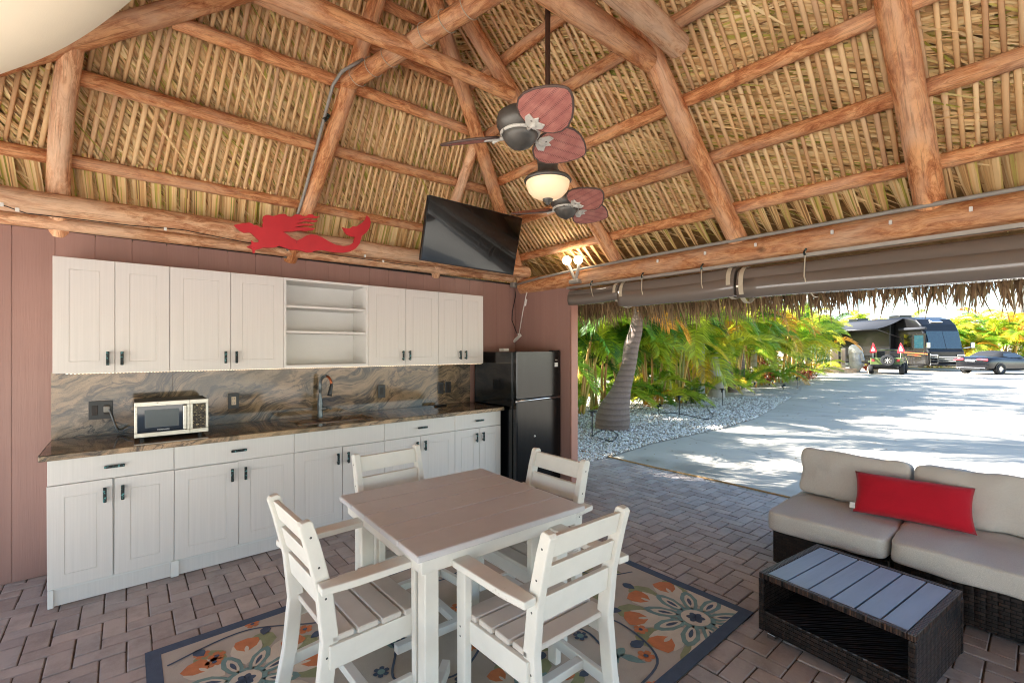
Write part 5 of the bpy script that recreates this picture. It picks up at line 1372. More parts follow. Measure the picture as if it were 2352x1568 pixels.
def frond_mesh(L, nl, ll, lw, rise, droop, seed, vee=.5):
    """feather leaf: arched midrib along +x, leaflets to both sides"""
    rg = random.Random(seed); V = []; Fc = []
    def rach(t):
        return Vector((L * (t - .16 * droop * t * t), 0, L * (rise * t - droop * t * t)))
    prev = None
    for i in range(9):      # midrib as a thin three sided strip
        t = i / 8; p = rach(t); r = .011 * (1 - .8 * t) + .002; b = len(V)
        V += [p + Vector((0, r, 0)), p + Vector((0, -r, 0)), p + Vector((0, 0, -r * 1.3))]
        if i:
            for k in range(3):
                j = (k + 1) % 3; Fc.append((b - 3 + k, b - 3 + j, b + j, b + k))
    for i in range(nl):
        t = .16 + .84 * (i + .5) / nl; p = rach(t); d = (rach(min(1, t + .02)) - rach(t - .02)).normalized()
        for sg in (-1, 1):
            le = ll * (math.sin(math.pi * min(1, (t - .05) * 1.02)) ** .6 * .85 + .2) * rg.uniform(.85, 1.1)
            side = Vector((0, sg, 0)); up = d.cross(side) * (1 if d.cross(side).z > 0 else -1)
            fwd = .55 + .6 * t + rg.uniform(-.08, .08)
            dr = (side + d * fwd + up * vee * rg.uniform(.6, 1.2)).normalized()
            q1 = p + dr * le * .5; q2 = p + dr * le + Vector((0, 0, -le * rg.uniform(.18, .42)))
            wv = d.cross(dr).cross(dr).normalized(); b = len(V); w = lw * rg.uniform(.85, 1.15)
            V += [p - wv * w * .3, p + wv * w * .3, q1 - wv * w * .5, q1 + wv * w * .5, q2]
            Fc.append((b, b + 1, b + 3, b + 2)); Fc.append((b + 2, b + 3, b + 4, b + 4))
    me = bpy.data.meshes.new('frond'); me.from_pydata([tuple(v) for v in V], [], [f if f[2] != f[3] else f[:3] for f in Fc]); me.update(); return me
FR = [frond_mesh(1.7, 44, .50, .026, r, d, 10 + i) for i, (r, d) in enumerate(((.75, .75), (1.0, .95), (.55, .8), (1.15, .85), (.9, 1.15)))]
FRC = [frond_mesh(2.5, 46, .62, .04, r, d, 40 + i, .2) for i, (r, d) in enumerate(((.45, .55), (.6, .8), (.3, .7), (.15, .75)))]
FRS = [frond_mesh(1.5, 20, .48, .05, r, d, 70 + i) for i, (r, d) in enumerate(((.75, .75), (1.0, .95), (.55, .9)))]
def put_frond(t, P, az, tilt, sc, mats, rg, meshes=FR):
    Mx = Matrix.Translation(P) @ Matrix.Rotation(az, 4, 'Z') @ Matrix.Rotation(tilt, 4, 'Y') @ Matrix.Rotation(rg.uniform(-.4, .4), 4, 'X') @ Matrix.Diagonal((sc, sc, sc, 1))
    add('frond', rg.choice(meshes), mats, t, Mx)
def areca(P, H, ns, seed, label, group, gold=False, nf=6, low=7, R=.55, sc=1.0, meshes=FR, stems=True):
    rg = random.Random(seed)
    t = thing('areca_palm', label, 'palm', P, 0, group)
    for s in range(ns):
        a = rg.uniform(0, 6.28); r0 = R * .45 * rg.random() ** .5; h = H * rg.uniform(.35, .78)
        b = Vector(P) + Vector((r0 * math.cos(a), r0 * math.sin(a), 0)); lean = rg.uniform(.05, .28)
        top = b + Vector((math.cos(a) * lean * h, math.sin(a) * lean * h, h))
        mid = (b + top) / 2 - Vector((math.cos(a), math.sin(a), 0)) * .05 * h
        if stems:
            rings = 14; pts = []; rad = []
            for i in range(rings + 1):
                q = i / rings; p = b.lerp(mid, q).lerp(mid.lerp(top, q), q); pts.append(p); rad.append((.036 - .012 * q) * (1.14 if i % 2 else 1.0) * sc)
            MB().tube(pts, rad, 7).build('stem', M['cane'], t, smooth=True)
        ph = rg.uniform(0, 6.28)
        for k in range(nf):
            put_frond(t, top, ph + k * 2.4 + rg.uniform(-.3, .3), rg.uniform(-.55, .25) if k > 1 else rg.uniform(-.9, -.5), sc * rg.uniform(.75, 1.15), M['frond_gold'] if gold and rg.random() < .75 else M['frond'], rg, meshes)
    for k in range(low):
        a = rg.uniform(0, 6.28); b = Vector(P) + Vector((R * .5 * math.cos(a), R * .5 * math.sin(a), .05))
        put_frond(t, b, a + rg.uniform(-.5, .5), rg.uniform(-.75, -.1), sc * rg.uniform(.5, .9), M['frond_gold'] if gold and rg.random() < .5 else M['frond'], rg, meshes)
    return t
hb = [(1322, 952, 3.1, 0), (1372, 940, 3.3, 0), (1440, 934, 3.2, 0), (1500, 930, 3.3, 0), (1552, 926, 3.4, 1), (1598, 917, 3.3, 1), (1640, 905, 3.4, 1), (1688, 897, 3.5, 0), (1722, 889, 3.5, 1), (1757, 884, 3.5, 0), (1792, 878, 3.5, 1), (1826, 872, 3.6, 0), (1858, 867, 3.6, 1)]
hl = ['areca palm clump against the end of the return wall', 'areca palm clump behind the thick base of the leaning palm', 'areca palm clump right behind the leaning trunk', 'low leafy areca palm clump beside the leaning trunk', 'areca palm clump with orange ringed canes in the gravel', 'areca palm clump just before the grey post',
      'areca palm clump over the grey bottle shaped trunk', 'areca palm clump beside the brown slanted stems', 'yellowing areca palm clump near the red croton', 'areca palm clump around the red croton', 'golden areca palm clump past the red croton', 'areca palm clump two before the end of the bed', 'areca palm clump at the far end of the gravel bed']
for i, (x, y, h, g) in enumerate(hb):
    areca(pz(x, y), h, 6, 100 + i, hl[i], 'areca palms along the gravel bed', bool(g), nf=7, low=11)
hr2 = [(1350, 912, 3.3), (1460, 905, 3.3), (1560, 893, 3.3), (1640, 882, 3.4), (1705, 873, 3.4), (1765, 866, 3.5), (1820, 859, 3.6), (1872, 854, 3.6)]
for i, (x, y, h) in enumerate(hr2):
    areca(pz(x, y), h, 6, 200 + i, 'tall areca palm in the second row of the palm hedge', 'second row of areca palms', i % 2 == 1, nf=6, low=5, R=.9, sc=1.15)
# leaning thick palm
def palm(name, label, base, prof, mat, nf, fs, seed, group=None, meshes=FRC, fm='coco'):
    """prof: list of (offset along RT, offset along FW, height, radius)"""
    t = thing(name, label, 'palm', base, 0, group)
    pts = [Vector(base) + RT * a + FW * b + Vector((0, 0, c - .02)) for a, b, c, r in prof]; rad = [p[3] for p in prof]
    P2 = []; R2 = []
    for i in range(len(pts) - 1):
        for j in range(6):
            q = j / 6; p0, p1, p2, p3 = pts[max(0, i - 1)], pts[i], pts[i + 1], pts[min(len(pts) - 1, i + 2)]
            P2.append(.5 * (2 * p1 + (p2 - p0) * q + (2 * p0 - 5 * p1 + 4 * p2 - p3) * q * q + (3 * p1 - p0 - 3 * p2 + p3) * q ** 3)); R2.append((rad[i] * (1 - q) + rad[i + 1] * q) * (1 + .025 * ((i * 6 + j) % 2)))
    P2.append(pts[-1]); R2.append(rad[-1])
    MB().tube(P2, R2, 18).build('trunk', mat, t, smooth=True)
    rg = random.Random(seed)
    for k in range(nf): put_frond(t, pts[-1], k * 2.4 + rg.uniform(-.3, .3), rg.uniform(-.75, .55), fs * rg.uniform(.85, 1.1), M[fm], rg, meshes)
    return t
palm('leaning_palm', 'thick bottle shaped palm trunk leaning out of the white gravel', pz(1405, 984), [(0, 0, 0, .32), (.02, 0, .2, .325), (.06, 0, .4, .29), (.14, 0, .62, .22), (.20, 0, .82, .175), (.33, 0, 1.25, .135), (.38, 0, 1.62, .145), (.47, 0, 1.95, .12), (.52, .1, 2.5, .10), (.5, .2, 4.4, .09)], M['trunk'], 15, .95, 5)
lp = [o for o in COL.objects if o.name == 'leaning_palm'][0]; rg = random.Random(77)
for az_, tl_, hh_ in ((2.2, -.1, 2.15), (-2.0, .05, 2.2), (-.9, .1, 2.1), (.8, -.2, 2.2), (-2.7, -.3, 2.25), (-1.4, -.25, 2.3), (3.0, .0, 2.2), (-.3, -.1, 2.25)):
    put_frond(lp, pz(1405, 984) + RT * .52 + FW * .1 + Vector((0, 0, hh_)), az_, tl_, rg.uniform(.6, .8), M['frond_gold'] if tl_ > 0 else M['frond'], rg)
palm('bottle_palm', 'pale grey bottle shaped palm trunk behind the path lights', pz(1645, 912), [(0, 0, 0, .27), (-.02, 0, .3, .25), (-.06, 0, .9, .17), (-.1, 0, 1.6, .13), (-.2, 0, 3.0, .11), (-.25, 0, 5.2, .10)], M['trunk_pale'], 14, 1.0, 6)
palm('slanted_palm', 'dark slanted palm stem beside the grey bottle palm', pz(1683, 900), [(0, 0, 0, .15), (-.12, 0, .7, .12), (-.3, .1, 1.8, .1), (-.45, .2, 4.0, .09)], M['trunk'], 12, .8, 7)
palm('slanted_palm', 'upright purple grey palm stem beside the slanted one', pz(1702, 893), [(0, 0, 0, .14), (.02, 0, .8, .12), (.05, .1, 2.0, .1), (.1, .2, 4.4, .09)], M['trunk'], 12, .8, 8)
# taller palms in the hedge, crowns above the eave, whose shadows cross the driveway
for i, (x, y, h) in enumerate(((1730, 878, 6.2), (1850, 862, 6.8))):
    palm('coconut_palm', ('tall coconut palm trunk rising behind the red croton', 'tall coconut palm trunk near the far end of the gravel bed')[i], pz(x, y), [(0, 0, 0, .17), (.1, .1, 1.5, .13), (.2, .1, h * .6, .12), (.4, 0, h, .11)], M['trunk_pale'], 15, 1.05, 20 + i, 'coconut palms in the hedge')
for i, (x, y, h) in enumerate(((3.0, 7.0, 2.6), (4.3, 7.6, 2.7), (5.2, 8.4, 2.8), (3.9, 8.6, 2.8), (5.9, 9.4, 2.8), (6.6, 10.4, 2.9), (5.2, 6.8, 2.2))):
    areca(Vector((x, y, -.02)), h, 6, 500 + i, 'areca palm planted behind the kitchen wall', 'palms behind the kitchen wall', False, nf=6, low=5, R=.9, sc=1.15)
# ------------------------------------------------------------------ bed fittings
pl_l = ['black path light in front of the leaning palm', 'black path light before the orange canes', 'black path light in front of the grey bottle palm', 'pale topped path light past the bottle palm', 'path light at the far end of the bed']
for i, (x, y, h) in enumerate(((1360, 1005, .46), (1560, 954, .44), (1659, 931, .44), (1734, 906, .42), (1831, 892, .42))):
    b = pz(x, y); t = thing('path_light', pl_l[i], 'path light', b, 0, 'path lights in the gravel')
    MB().tube([b, b + Vector((.01, 0, h))], .011, 8).build('stake', M['black'], t)
    MB().lathe([(.03, h - .085), (.03, h - .015), (.02, h)], 10, Matrix.Translation(b)).build('lamp_body', M['black'], t, smooth=True)
    MB().lathe([(.001, h + .03), (.02, h + .025), (.085, h), (.087, h - .006), (.0, h - .004)], 14, Matrix.Translation(b)).build('hat', M['black'] if i != 3 else M['conduit'], t, smooth=True)
for i, (x, y, lb) in enumerate(((1512, 947, 'small black spotlight at the foot of the areca canes'), (1799, 895, 'small black spotlight at the edge of the far bed'))):
    b = pz(x, y); t = thing('spotlight', lb, 'spotlight', b)
    MB().tube([b, b + Vector((0, 0, .12))], .01, 8).build('stake', M['black'], t)
    MB().tube([b + Vector((-.04, .03, .12)), b + Vector((.05, -.03, .19))], [.03, .045], 10).build('lamp_head', M['black'], t)
def cable(name, px_, label, r=.008):
    o = MB().tube([pz(x, y, .028) for x, y in px_], r, 6).build(name, M['wire'], None, smooth=True); tag(o, label, 'cable')
def smoothpx(p, n=5):
    out = []
    for i in range(len(p) - 1):
        p0, p1, p2, p3 = p[max(0, i - 1)], p[i], p[i + 1], p[min(len(p) - 1, i + 2)]
        for j in range(n):
            t = j / n; out.append(tuple(.5 * (2 * p1[q] + (p2[q] - p0[q]) * t + (2 * p0[q] - 5 * p1[q] + 4 * p2[q] - p3[q]) * t * t + (3 * p1[q] - p0[q] - 3 * p2[q] + p3[q]) * t ** 3) for q in (0, 1)))
    return out + [p[-1]]
cable('garden_cable', smoothpx([(1360, 1002), (1375, 990), (1395, 985), (1412, 992), (1418, 1000), (1408, 1012), (1390, 1010), (1372, 1004)]), 'loose black cable loop beside the first path light')
cable('garden_cable', smoothpx([(1500, 950), (1545, 948), (1572, 952), (1600, 958), (1625, 962), (1638, 955), (1628, 942), (1622, 930)]), 'black cable lying across the gravel to the grey post')
gp = thing('garden_post', 'square pale grey post standing in the gravel under the palms', 'post', pz(1611, 923))
b = pz(1611, 923); PMx = Matrix.Translation(b) @ Matrix.Rotation(math.atan2(RT.y, RT.x), 4, 'Z')
MB().box(-.075, .075, -.075, .075, -.02, 1.7).build('shaft', plain('weathered pale post', C(150, 156, 148), .7, 0, .15, 3, .3, 30, stretch=(3, 3, .2)), gp, PMx, bevel=.006)
MB().box(-.09, .09, -.09, .09, 1.701, 1.74).build('cap', M['conduit'], gp, PMx, bevel=.006)
def leafy(name, label, cat, P, R, H, n, size, mat, seed, stem=True, elong=2.2):
    rg = random.Random(seed); t = thing(name, label, cat, P); V = []; Fc = []
    for _ in range(n):
        while True:
            a = Vector((rg.uniform(-1, 1), rg.uniform(-1, 1), rg.uniform(-1, 1)))
            if .25 < a.length < 1: break
        a *= .75 + .25 * noise.noise(a * 2.3 + Vector((seed, 0, 0)))
        c = Vector(P) + Vector((a.x * R, a.y * R, H * .52 + a.z * H * .5)); s = size * rg.uniform(.6, 1.3)
        d = (a + Vector((rg.uniform(-.7, .7), rg.uniform(-.7, .7), rg.uniform(-.4, .6)))).normalized(); w = d.orthogonal().normalized(); w = Matrix.Rotation(rg.uniform(0, 6.28), 3, d) @ w
        b = len(V); V += [c, c + d * s * .5 + w * s / elong / 2 * 1.2, c + d * s, c + d * s * .5 - w * s / elong / 2 * 1.2]; Fc.append((b, b + 1, b + 2, b + 3))
    add('foliage', fastmesh('foliage', [tuple(v) for v in V], Fc, mat), None, t, kind='stuff')
    if stem:
        mb = MB()
        for k in range(4):
            a = rg.uniform(0, 6.28); mb = MB().tube([Vector(P), Vector(P) + Vector((math.cos(a) * R * .4, math.sin(a) * R * .4, H * .7))], [.018, .008], 6); mb.build('stem', M['trunk'], t)
    return t
M['croton'] = leaf_mat('croton leaf', ((0, C(120, 30, 26)), (.4, C(190, 60, 40)), (.7, C(214, 112, 60)), (1, C(90, 60, 40))), .35, .3, 'island', .2)
M['silver'] = leaf_mat('silver leaf', ((0, C(150, 160, 140)), (.5, C(190, 196, 178)), (1, C(120, 134, 104))), .5, .3, 'island', .2)
M['bush'] = leaf_mat('green bush leaf', ((0, C(52, 84, 34)), (.6, C(96, 124, 48)), (1, C(150, 150, 60))), .5, .3, 'island', .25)
leafy('croton_shrub', 'red leaved croton among the yellow palms', 'shrub', pz(1768, 886), .38, 1.5, 240, .17, M['croton'], 3)
leafy('low_shrub', 'small bare twiggy shrub at the tip of the gravel bed', 'shrub', pz(1852, 876), .5, .6, 300, .1, M['trunk'] if False else M['croton'], 4)
leafy('ground_plant', 'low green plant at the foot of the areca canes', 'shrub', pz(1590, 928), .35, .5, 300, .13, M['bush'], 5, False, 3)
leafy('silver_shrub', 'rounded silver leaved shrub beside the utility pedestal', 'shrub', lk(21.6, 32.2), 1.25, 2.3, 2200, .16, M['silver'], 6)
leafy('silver_shrub', 'taller silver leaved shrub behind the stone head', 'shrub', lk(22.6, 34.2), 1.1, 2.6, 1600, .16, M['silver'], 7)
# ================================================================== FAR SIDE OF THE DRIVEWAY
# stone edging wall
sw = thing('edging_wall', 'low curved wall of tan stone blocks beside the house number', 'wall', lk(21, 29.9))
M['block'] = leaf_mat('tan stone block', ((0, C(170, 140, 116)), (.5, C(200, 176, 150)), (1, C(156, 134, 116))), .85, 0, 'object', .15)
stone_me = MB().cbox(-.155, .155, -.10, .10, 0, .098, .014).mesh('stone')
rg = random.Random(9)
for r in range(3):
    for i in range(13):
        lat = 18.6 + i * .318 + (.159 if r % 2 else 0); k = 29.7 + .05 * (lat - 20.5) ** 2
        if lat > 22.7: continue
        add('stone', stone_me, M['block'], sw, Matrix.Translation(lk(lat, k, r * .1 - .012)) @ Matrix.Rotation(math.atan2(RT.y, RT.x) + .1 * (lat - 20.5) + rg.uniform(-.04, .04), 4, 'Z'))
rotR = math.atan2(RT.y, RT.x)
# utility pedestals
for i, (lat, w, lb) in enumerate(((21.95, .42, 'tall beige utility pedestal beside the silver shrub'), (22.55, .22, 'narrow beige utility post next to the stone head'))):
    P = lk(lat, 31.0); t = thing('utility_pedestal', lb, 'utility box', P, 0); Mx = Matrix.Translation(P) @ Matrix.Rotation(rotR - .5, 4, 'Z')
    pm = plain('beige painted metal', C(206, 190, 174), .5, 0, .08, 4)
    MB().box(-w / 2, w / 2, -.16, .16, .12, 1.62).build('cabinet', pm, t, Mx, bevel=.02)
    MB().box(-w * .42, w * .42, -.172, -.162, .5, 1.5).build('door', plain('tan metal door', C(176, 152, 138), .5, 0, .08, 4), t, Mx, bevel=.006)
    MB().box(-w * .2, w * .2, -.1, .1, -.02, .12).build('stand', M['conduit'], t, Mx)
# stone head
M['moai'] = plain('white cast stone', C(204, 198, 190), .85, 0, .25, 3, .6, 14)
P = lk(23.3, 30.9); mo = thing('stone_head_statue', 'white cast stone monolith head with long nose', 'statue', P); MX = Matrix.Translation(P) @ Matrix.Rotation(rotR + .75, 4, 'Z')
secs = [(0, .30, .26, .26), (.2, .33, .30, .28), (.38, .34, .42, .30), (.50, .33, .44, .30), (.62, .31, .36, .31), (.72, .31, .33, .32), (.95, .32, .32, .33), (1.12, .31, .27, .34), (1.22, .33, .26, .35), (1.34, .35, .42, .36), (1.46, .34, .42, .36), (1.62, .31, .34, .35), (1.76, .26, .26, .29), (1.84, .17, .16, .18)]
vs = []; fs = []; n = 16
for z, w, f_, bk in secs:
    for k in range(n):
        a = 2 * math.pi * k / n; cx_, sy_ = math.cos(a), math.sin(a)
        x = w * (abs(cx_) ** .6) * (1 if cx_ > 0 else -1); y = (f_ if sy_ < 0 else bk) * (abs(sy_) ** .6) * (1 if sy_ > 0 else -1)
        vs.append((x, y, z))
for i in range(len(secs) - 1):
    for k in range(n):
        j = (k + 1) % n; fs.append((i * n + k, i * n + j, (i + 1) * n + j, (i + 1) * n + k))
fs.append(tuple((len(secs) - 1) * n + k for k in range(n)))
MB().addm(vs, fs).build('head', M['moai'], mo, MX, auto=45)
MB().prism([(-.24, 1.34), (-.42, 1.32), (-.52, .80), (-.46, .74), (-.28, .76)], -.10, .10, axis='x').build('nose', M['moai'], mo, MX, bevel=.03)
for s in (-1, 1):
    MB().prism([(-.05, .75), (.12, .75), (.14, 1.35), (-.06, 1.32)], s * .32 - .05, s * .32 + .05, axis='x').build('ear', M['moai'], mo, MX, bevel=.02)
MB().box(-.24, .24, -.46, -.3, .53, .60).build('lips', M['moai'], mo, MX, bevel=.02)
# house number stone
P = lk(23.0, 29.0); hn = thing('house_number_stone', 'flat tan boulder carved with the number 52', 'sign', P); MX = Matrix.Translation(P) @ Matrix.Rotation(rotR - .55, 4, 'Z')
MB().prism([(-.24, 0), (.25, 0), (.27, .3), (.2, .56), (.02, .66), (-.2, .6), (-.28, .36)], -.09, .09, axis='y').build('boulder', plain('tan boulder', C(196, 178, 156), .9, 0, .2, 4, .5, 20), hn, MX, bevel=.03)
text('numerals', '52', .30, M['darkbrown'], hn, MX @ Matrix.Translation((0, -.0925, .38)) @ Matrix.Rotation(math.pi / 2, 4, 'X'))
leafy('flower_shrub', 'small orange red shrub in front of the stone head', 'shrub', lk(23.2, 29.6), .3, .6, 260, .1, M['croton'], 12)
# ------------------------------------------------------------------ wheels
M['tyre'] = plain('tyre rubber', C(28, 28, 29), .8, 0, .2, 10, .4, 40)
def wheel(parent, Mx, r, w, rim_mat, spokes=10, chrome=True):
    """local y is the axle, outside at -y"""
    o = MB().lathe([(r * .62, -w / 2), (r * .93, -w / 2), (r, -w * .36), (r, w * .36), (r * .93, w / 2), (r * .62, w / 2)], 28, Mx @ Matrix.Rotation(math.pi / 2, 4, 'X')).build('tyre', M['tyre'], parent, auto=40)
    mb = MB(); T = Mx @ Matrix.Rotation(math.pi / 2, 4, 'X')
    mb.lathe([(r * .63, -w / 2), (r * .6, w * .3), (r * .56, w * .44), (r * .54, w * .2)], 28, T)
    mb.lathe([(.001, w * .4), (r * .14, w * .38), (r * .16, w * .3)], 16, T)
    for k in range(spokes):
        a = 2 * math.pi * k / spokes
        mb.box(r * .1, r * .58, -r * .045, r * .045, w * .22, w * .34, T @ Matrix.Rotation(a, 4, 'Z'))
    mb.build('rim', rim_mat, parent)
    MB().lathe([(.001, w * .1), (r * .55, w * .1)], 20, T).build('brake_disc', M['black'], parent)
# ------------------------------------------------------------------ motorhome
MHP = lk(29.25, 32.0)
mh = thing('motorhome', 'large black motorhome with its dark awning rolled out', 'motorhome', MHP, rotR + .02)
M['mhblack'] = plain('black automotive paint', C(16, 15, 15), .3, 0, .2, 2, coat=.15, spec=.35)
M['mhbrown'] = plain('dark bronze automotive paint', C(30, 27, 25), .22, .2, .15, 2, coat=.6)
M['mhglass'] = plain('painted reflection glass', C(26, 50, 56), .05, .0, .1, 2, coat=.7)  # blue-green base colour stands in for the reflections in the glass
M['awn'] = plain('charcoal awning cloth', C(44, 45, 49), .8, 0, .1, 6, .1, 80)
B = lambda mb, nm, mt, bev=0, **k: mb.build(nm, mt, mh, local=True, bevel=bev, **k)
H_ = 3.92
prof = [(.08, .42), (-.06, .75), (-.08, 1.35), (.02, 1.52), (.34, 2.82), (.55, 3.30), (.95, 3.70), (1.6, 3.90), (2.4, H_), (12, H_), (12, .38), (.4, .36)]
B(MB().prism(prof, 0, 2.6, axis='x'), 'body', M['mhblack'], .13, seg=4)
B(MB().prism([(.0, 1.56), (.32, 2.80), (.30, 2.83), (-.02, 1.58)], .14, 2.46, axis='x'), 'windscreen', M['mhglass'])
B(MB().prism([(-.01, 1.56), (.31, 2.80), (.29, 2.80), (-.035, 1.56)], 1.285, 1.315, axis='x'), 'windscreen_post', M['mhblack'])
B(MB().prism([(.66, 3.45), (.9, 3.62), (.88, 3.67), (.64, 3.5)], .9, 1.7, axis='x'), 'cap_lights', M['chrome'], .01)
B(MB().box(-.012, -.001, .14, 2.6, .5, 1.62), 'lower_panel', M['mhbrown'], .004)
dr = B(MB().box(-.022, -.0125, .18, 1.18, .55, 2.66), 'entry_door', M['mhbrown'], .006)
MB().box(-.03, -.0225, .32, 1.04, 1.62, 2.54).build('door_window', M['mhglass'], dr, local=False, M=WM[mh.name], bevel=.004)
MB().box(-.05, -.0225, .24, .30, 1.15, 1.45).build('door_handle', M['chrome'], dr, M=WM[mh.name])
B(MB().box(-.016, -.001, 1.26, 1.92, 1.66, 2.62), 'side_window', M['glass_dark'], .004)
B(MB().box(-.018, -.001, 4.2, 6.4, 1.7, 2.5), 'side_window', M['glass_dark'], .004)
B(MB().box(-.4, -.001, 2.7, 7.6, 1.0, 3.5), 'slide_out', M['mhblack'], .05)
B(MB().tube([(-.12, .05, 3.02), (-.12, 2.2, 3.02)], .10, 12), 'door_awning_roll', M['awn'], smooth=True)
aw = MB(); sv = []
for i in range(9):
    q = i / 8
    for y in (1.9, 11.2): sv.append((-.05 - 2.05 * q, y, 3.86 - .80 * q - .10 * math.sin(math.pi * q)))
aw.addm(sv, [(2 * i, 2 * i + 1, 2 * i + 3, 2 * i + 2) for i in range(8)])
ao = B(aw, 'awning', M['awn'], smooth=True); sm = ao.modifiers.new('thick', 'SOLIDIFY'); sm.thickness = .012
B(MB().tube([(-2.1, 1.85, 3.04), (-2.1, 11.25, 3.04)], .06, 10), 'awning_bar', M['black'], smooth=True)
B(MB().tube([(-.05, 1.86, 2.3), (-2.1, 1.86, 3.02)], .025, 6), 'awning_arm', M['black'])
B(MB().box(-.5, -.02, .25, 1.15, .28, .36), 'entry_step', M['black'], .01)
M['stripe'] = plain('orange pinstripe', C(196, 88, 44), .3, 0, .1, 4)
for z0, z1, y0, y1 in ((1.36, 1.22, 2.6, -.02), (1.30, 1.18, 1.9, -.02), (1.14, 1.06, 1.6, .5), (1.5, 1.38, 7, 2.6)):
    B(MB().prism([(y0, z0 - .018), (y1, z1 - .018), (y1, z1 + .018), (y0, z0 + .018)], -.031, -.0235, axis='x'), 'pinstripe', M['stripe'])
for x0, x1 in ((.06, .62), (1.98, 2.54)):
    B(MB().box(x0, x1, -.125, -.085, .52, 1.18), 'headlamp_frame', M['chrome'], .02)
    for k in range(3): B(MB().box(x0 + .06, x1 - .06, -.14, -.126, .58 + k * .2, .72 + k * .2), 'headlamp', M['glass_dark'], .01)
B(MB().box(.66, 1.94, -.11, -.07, .62, 1.10), 'grille', M['black'], .01)
for k in range(3): B(MB().box(.66, 1.94, -.125, -.111, .68 + k * .14, .72 + k * .14), 'grille_bar', M['chrome'])
B(MB().box(.1, 2.5, -.1, .05, .36, .50), 'bumper', M['mhbrown'], .03)
for x in (-.28, 2.88):
    s = -1 if x < 0 else 1
    B(MB().tube([(1.3 + s * 1.25, .0, 1.62), (x, -.28, 1.70)], .03, 8), 'mirror_arm', M['chrome'])
    B(MB().cbox(x - .12, x + .12, -.36, -.24, 1.62, 2.02, .03), 'mirror', M['chrome'])
for k in range(2): B(MB().box(.8 + k * .0, 1.8, 3.2 + k * 4.2, 4.2 + k * 4.2, H_ + .001, H_ + .28), 'roof_unit', M['mhblack'], .06)
MW = WM[mh.name]
for y in (2.15, 8.6, 9.75):
    w = B(MB().lathe([(.585, -.002), (.60, .03), (.56, .035)], 28, Matrix.Translation((0, y, .52)) @ Matrix.Rotation(-math.pi / 2, 4, 'Y')), 'wheel_arch', M['chrome'])
    B(MB().lathe([(.001, .004), (.575, .006)], 24, Matrix.Translation((0, y, .52)) @ Matrix.Rotation(-math.pi / 2, 4, 'Y')), 'wheel_well', M['black'])
    hub = thing('tmp', 'x', 'x') if False else None
    mwm = MW @ Matrix.Translation((.08, y, .5)) @ Matrix.Rotation(-math.pi / 2, 4, 'Z')
    wheel(mh, mwm, .5, .3, M['chrome'], 10)
# ------------------------------------------------------------------ open off-road vehicle
JP = lk(23.33, 28.37); hd = RT * .70 + FW * .71; jrot = math.atan2(hd.y, hd.x) - math.pi / 2
jp = thing('open_off_road_vehicle', 'small olive green open off-road vehicle with a spare tyre and red flags', 'off-road vehicle', JP, jrot)
M['olive_paint'] = plain('olive green paint', C(86, 98, 52), .4, 0, .15, 4, coat=.2)
J = lambda mb, nm, mt, bev=0, **k: mb.build(nm, mt, jp, local=True, bevel=bev, **k)
J(MB().box(-.74, .74, -.48, 1.35, .56, 1.02), 'tub', M['olive_paint'], .03)
J(MB().box(-.62, .62, 1.351, 2.75, .58, 1.02), 'bonnet', M['olive_paint'], .05)
for s in (-1, 1):
    J(MB().box(s * .72 - .10, s * .72 + .10, 1.75, 2.75, .80, .88), 'front_wing', M['olive_paint'], .03)
    J(MB().box(s * .76 - .10, s * .76 + .10, -.42, .48, .72, .80), 'rear_wing', M['olive_paint'], .03)
    J(MB().box(s * .60 - .07, s * .60 + .07, -.50, -.481, .78, .92), 'tail_lamp', M['red'], .01)
    J(MB().cbox(s * .32 - .21, s * .32 + .21, .62, .74, .95, 1.42, .03), 'seat_back', M['black'])
    J(MB().tube([(s * .62, .35, 1.0), (s * .58, .30, 1.46), (s * .50, .28, 1.52)], .03, 8), 'roll_bar', M['black'], smooth=True)
J(MB().tube([(-.50, .28, 1.52), (.50, .28, 1.52)], .03, 8), 'roll_bar', M['black'], smooth=True)
ws = MB().box(-.66, .66, 1.36, 1.40, 1.021, 1.06).box(-.66, .66, 1.42, 1.46, 1.46, 1.50).box(-.66, -.61, 1.38, 1.44, 1.06, 1.46).box(.61, .66, 1.38, 1.44, 1.06, 1.46)
J(ws, 'windscreen_frame', M['olive_paint'])
J(MB().box(-.74, .74, -.58, -.49, .50, .60), 'rear_bumper', M['black'], .02)
J(MB().box(-.5, .5, -.4, 2.4, .38, .55), 'chassis', M['black'], .02)
J(MB().tube([(-.75, .0, .34), (.75, 0, .34)], .05, 8), 'axle', M['black'])
JW = WM[jp.name]
for x in (-.74, .74):
    for y in (0, 2.15): wheel(jp, JW @ Matrix.Translation((x, y, .33)) @ Matrix.Rotation(-math.pi / 2 if x < 0 else math.pi / 2, 4, 'Z'), .335, .24, M['conduit'], 6)
wheel(jp, JW @ Matrix.Translation((.12, -.60, .86)), .345, .22, M['conduit'], 8)
M['flag_red'] = plain('red flag cloth', C(206, 34, 48), .8)
for x, y in ((-.62, -.3), (.66, .3)):
    J(MB().tube([(x, y, 1.0), (x, y, 1.92)], .012, 6), 'flag_pole', M['white'])
    f = MB().prism([(x - .02, 1.92), (x + .04, 1.90), (x + .19, 1.46), (x + .16, 1.34), (x - .14, 1.30), (x - .16, 1.40)], y - .016, y - .0125, axis='y'); fo = J(f, 'flag', M['flag_red'])
    MB().prism([(x - .0, 1.76), (x + .12, 1.45), (x - .10, 1.42)], y - .019, y - .0165, axis='y').build('flag_emblem', M['white'], fo, M=JW)
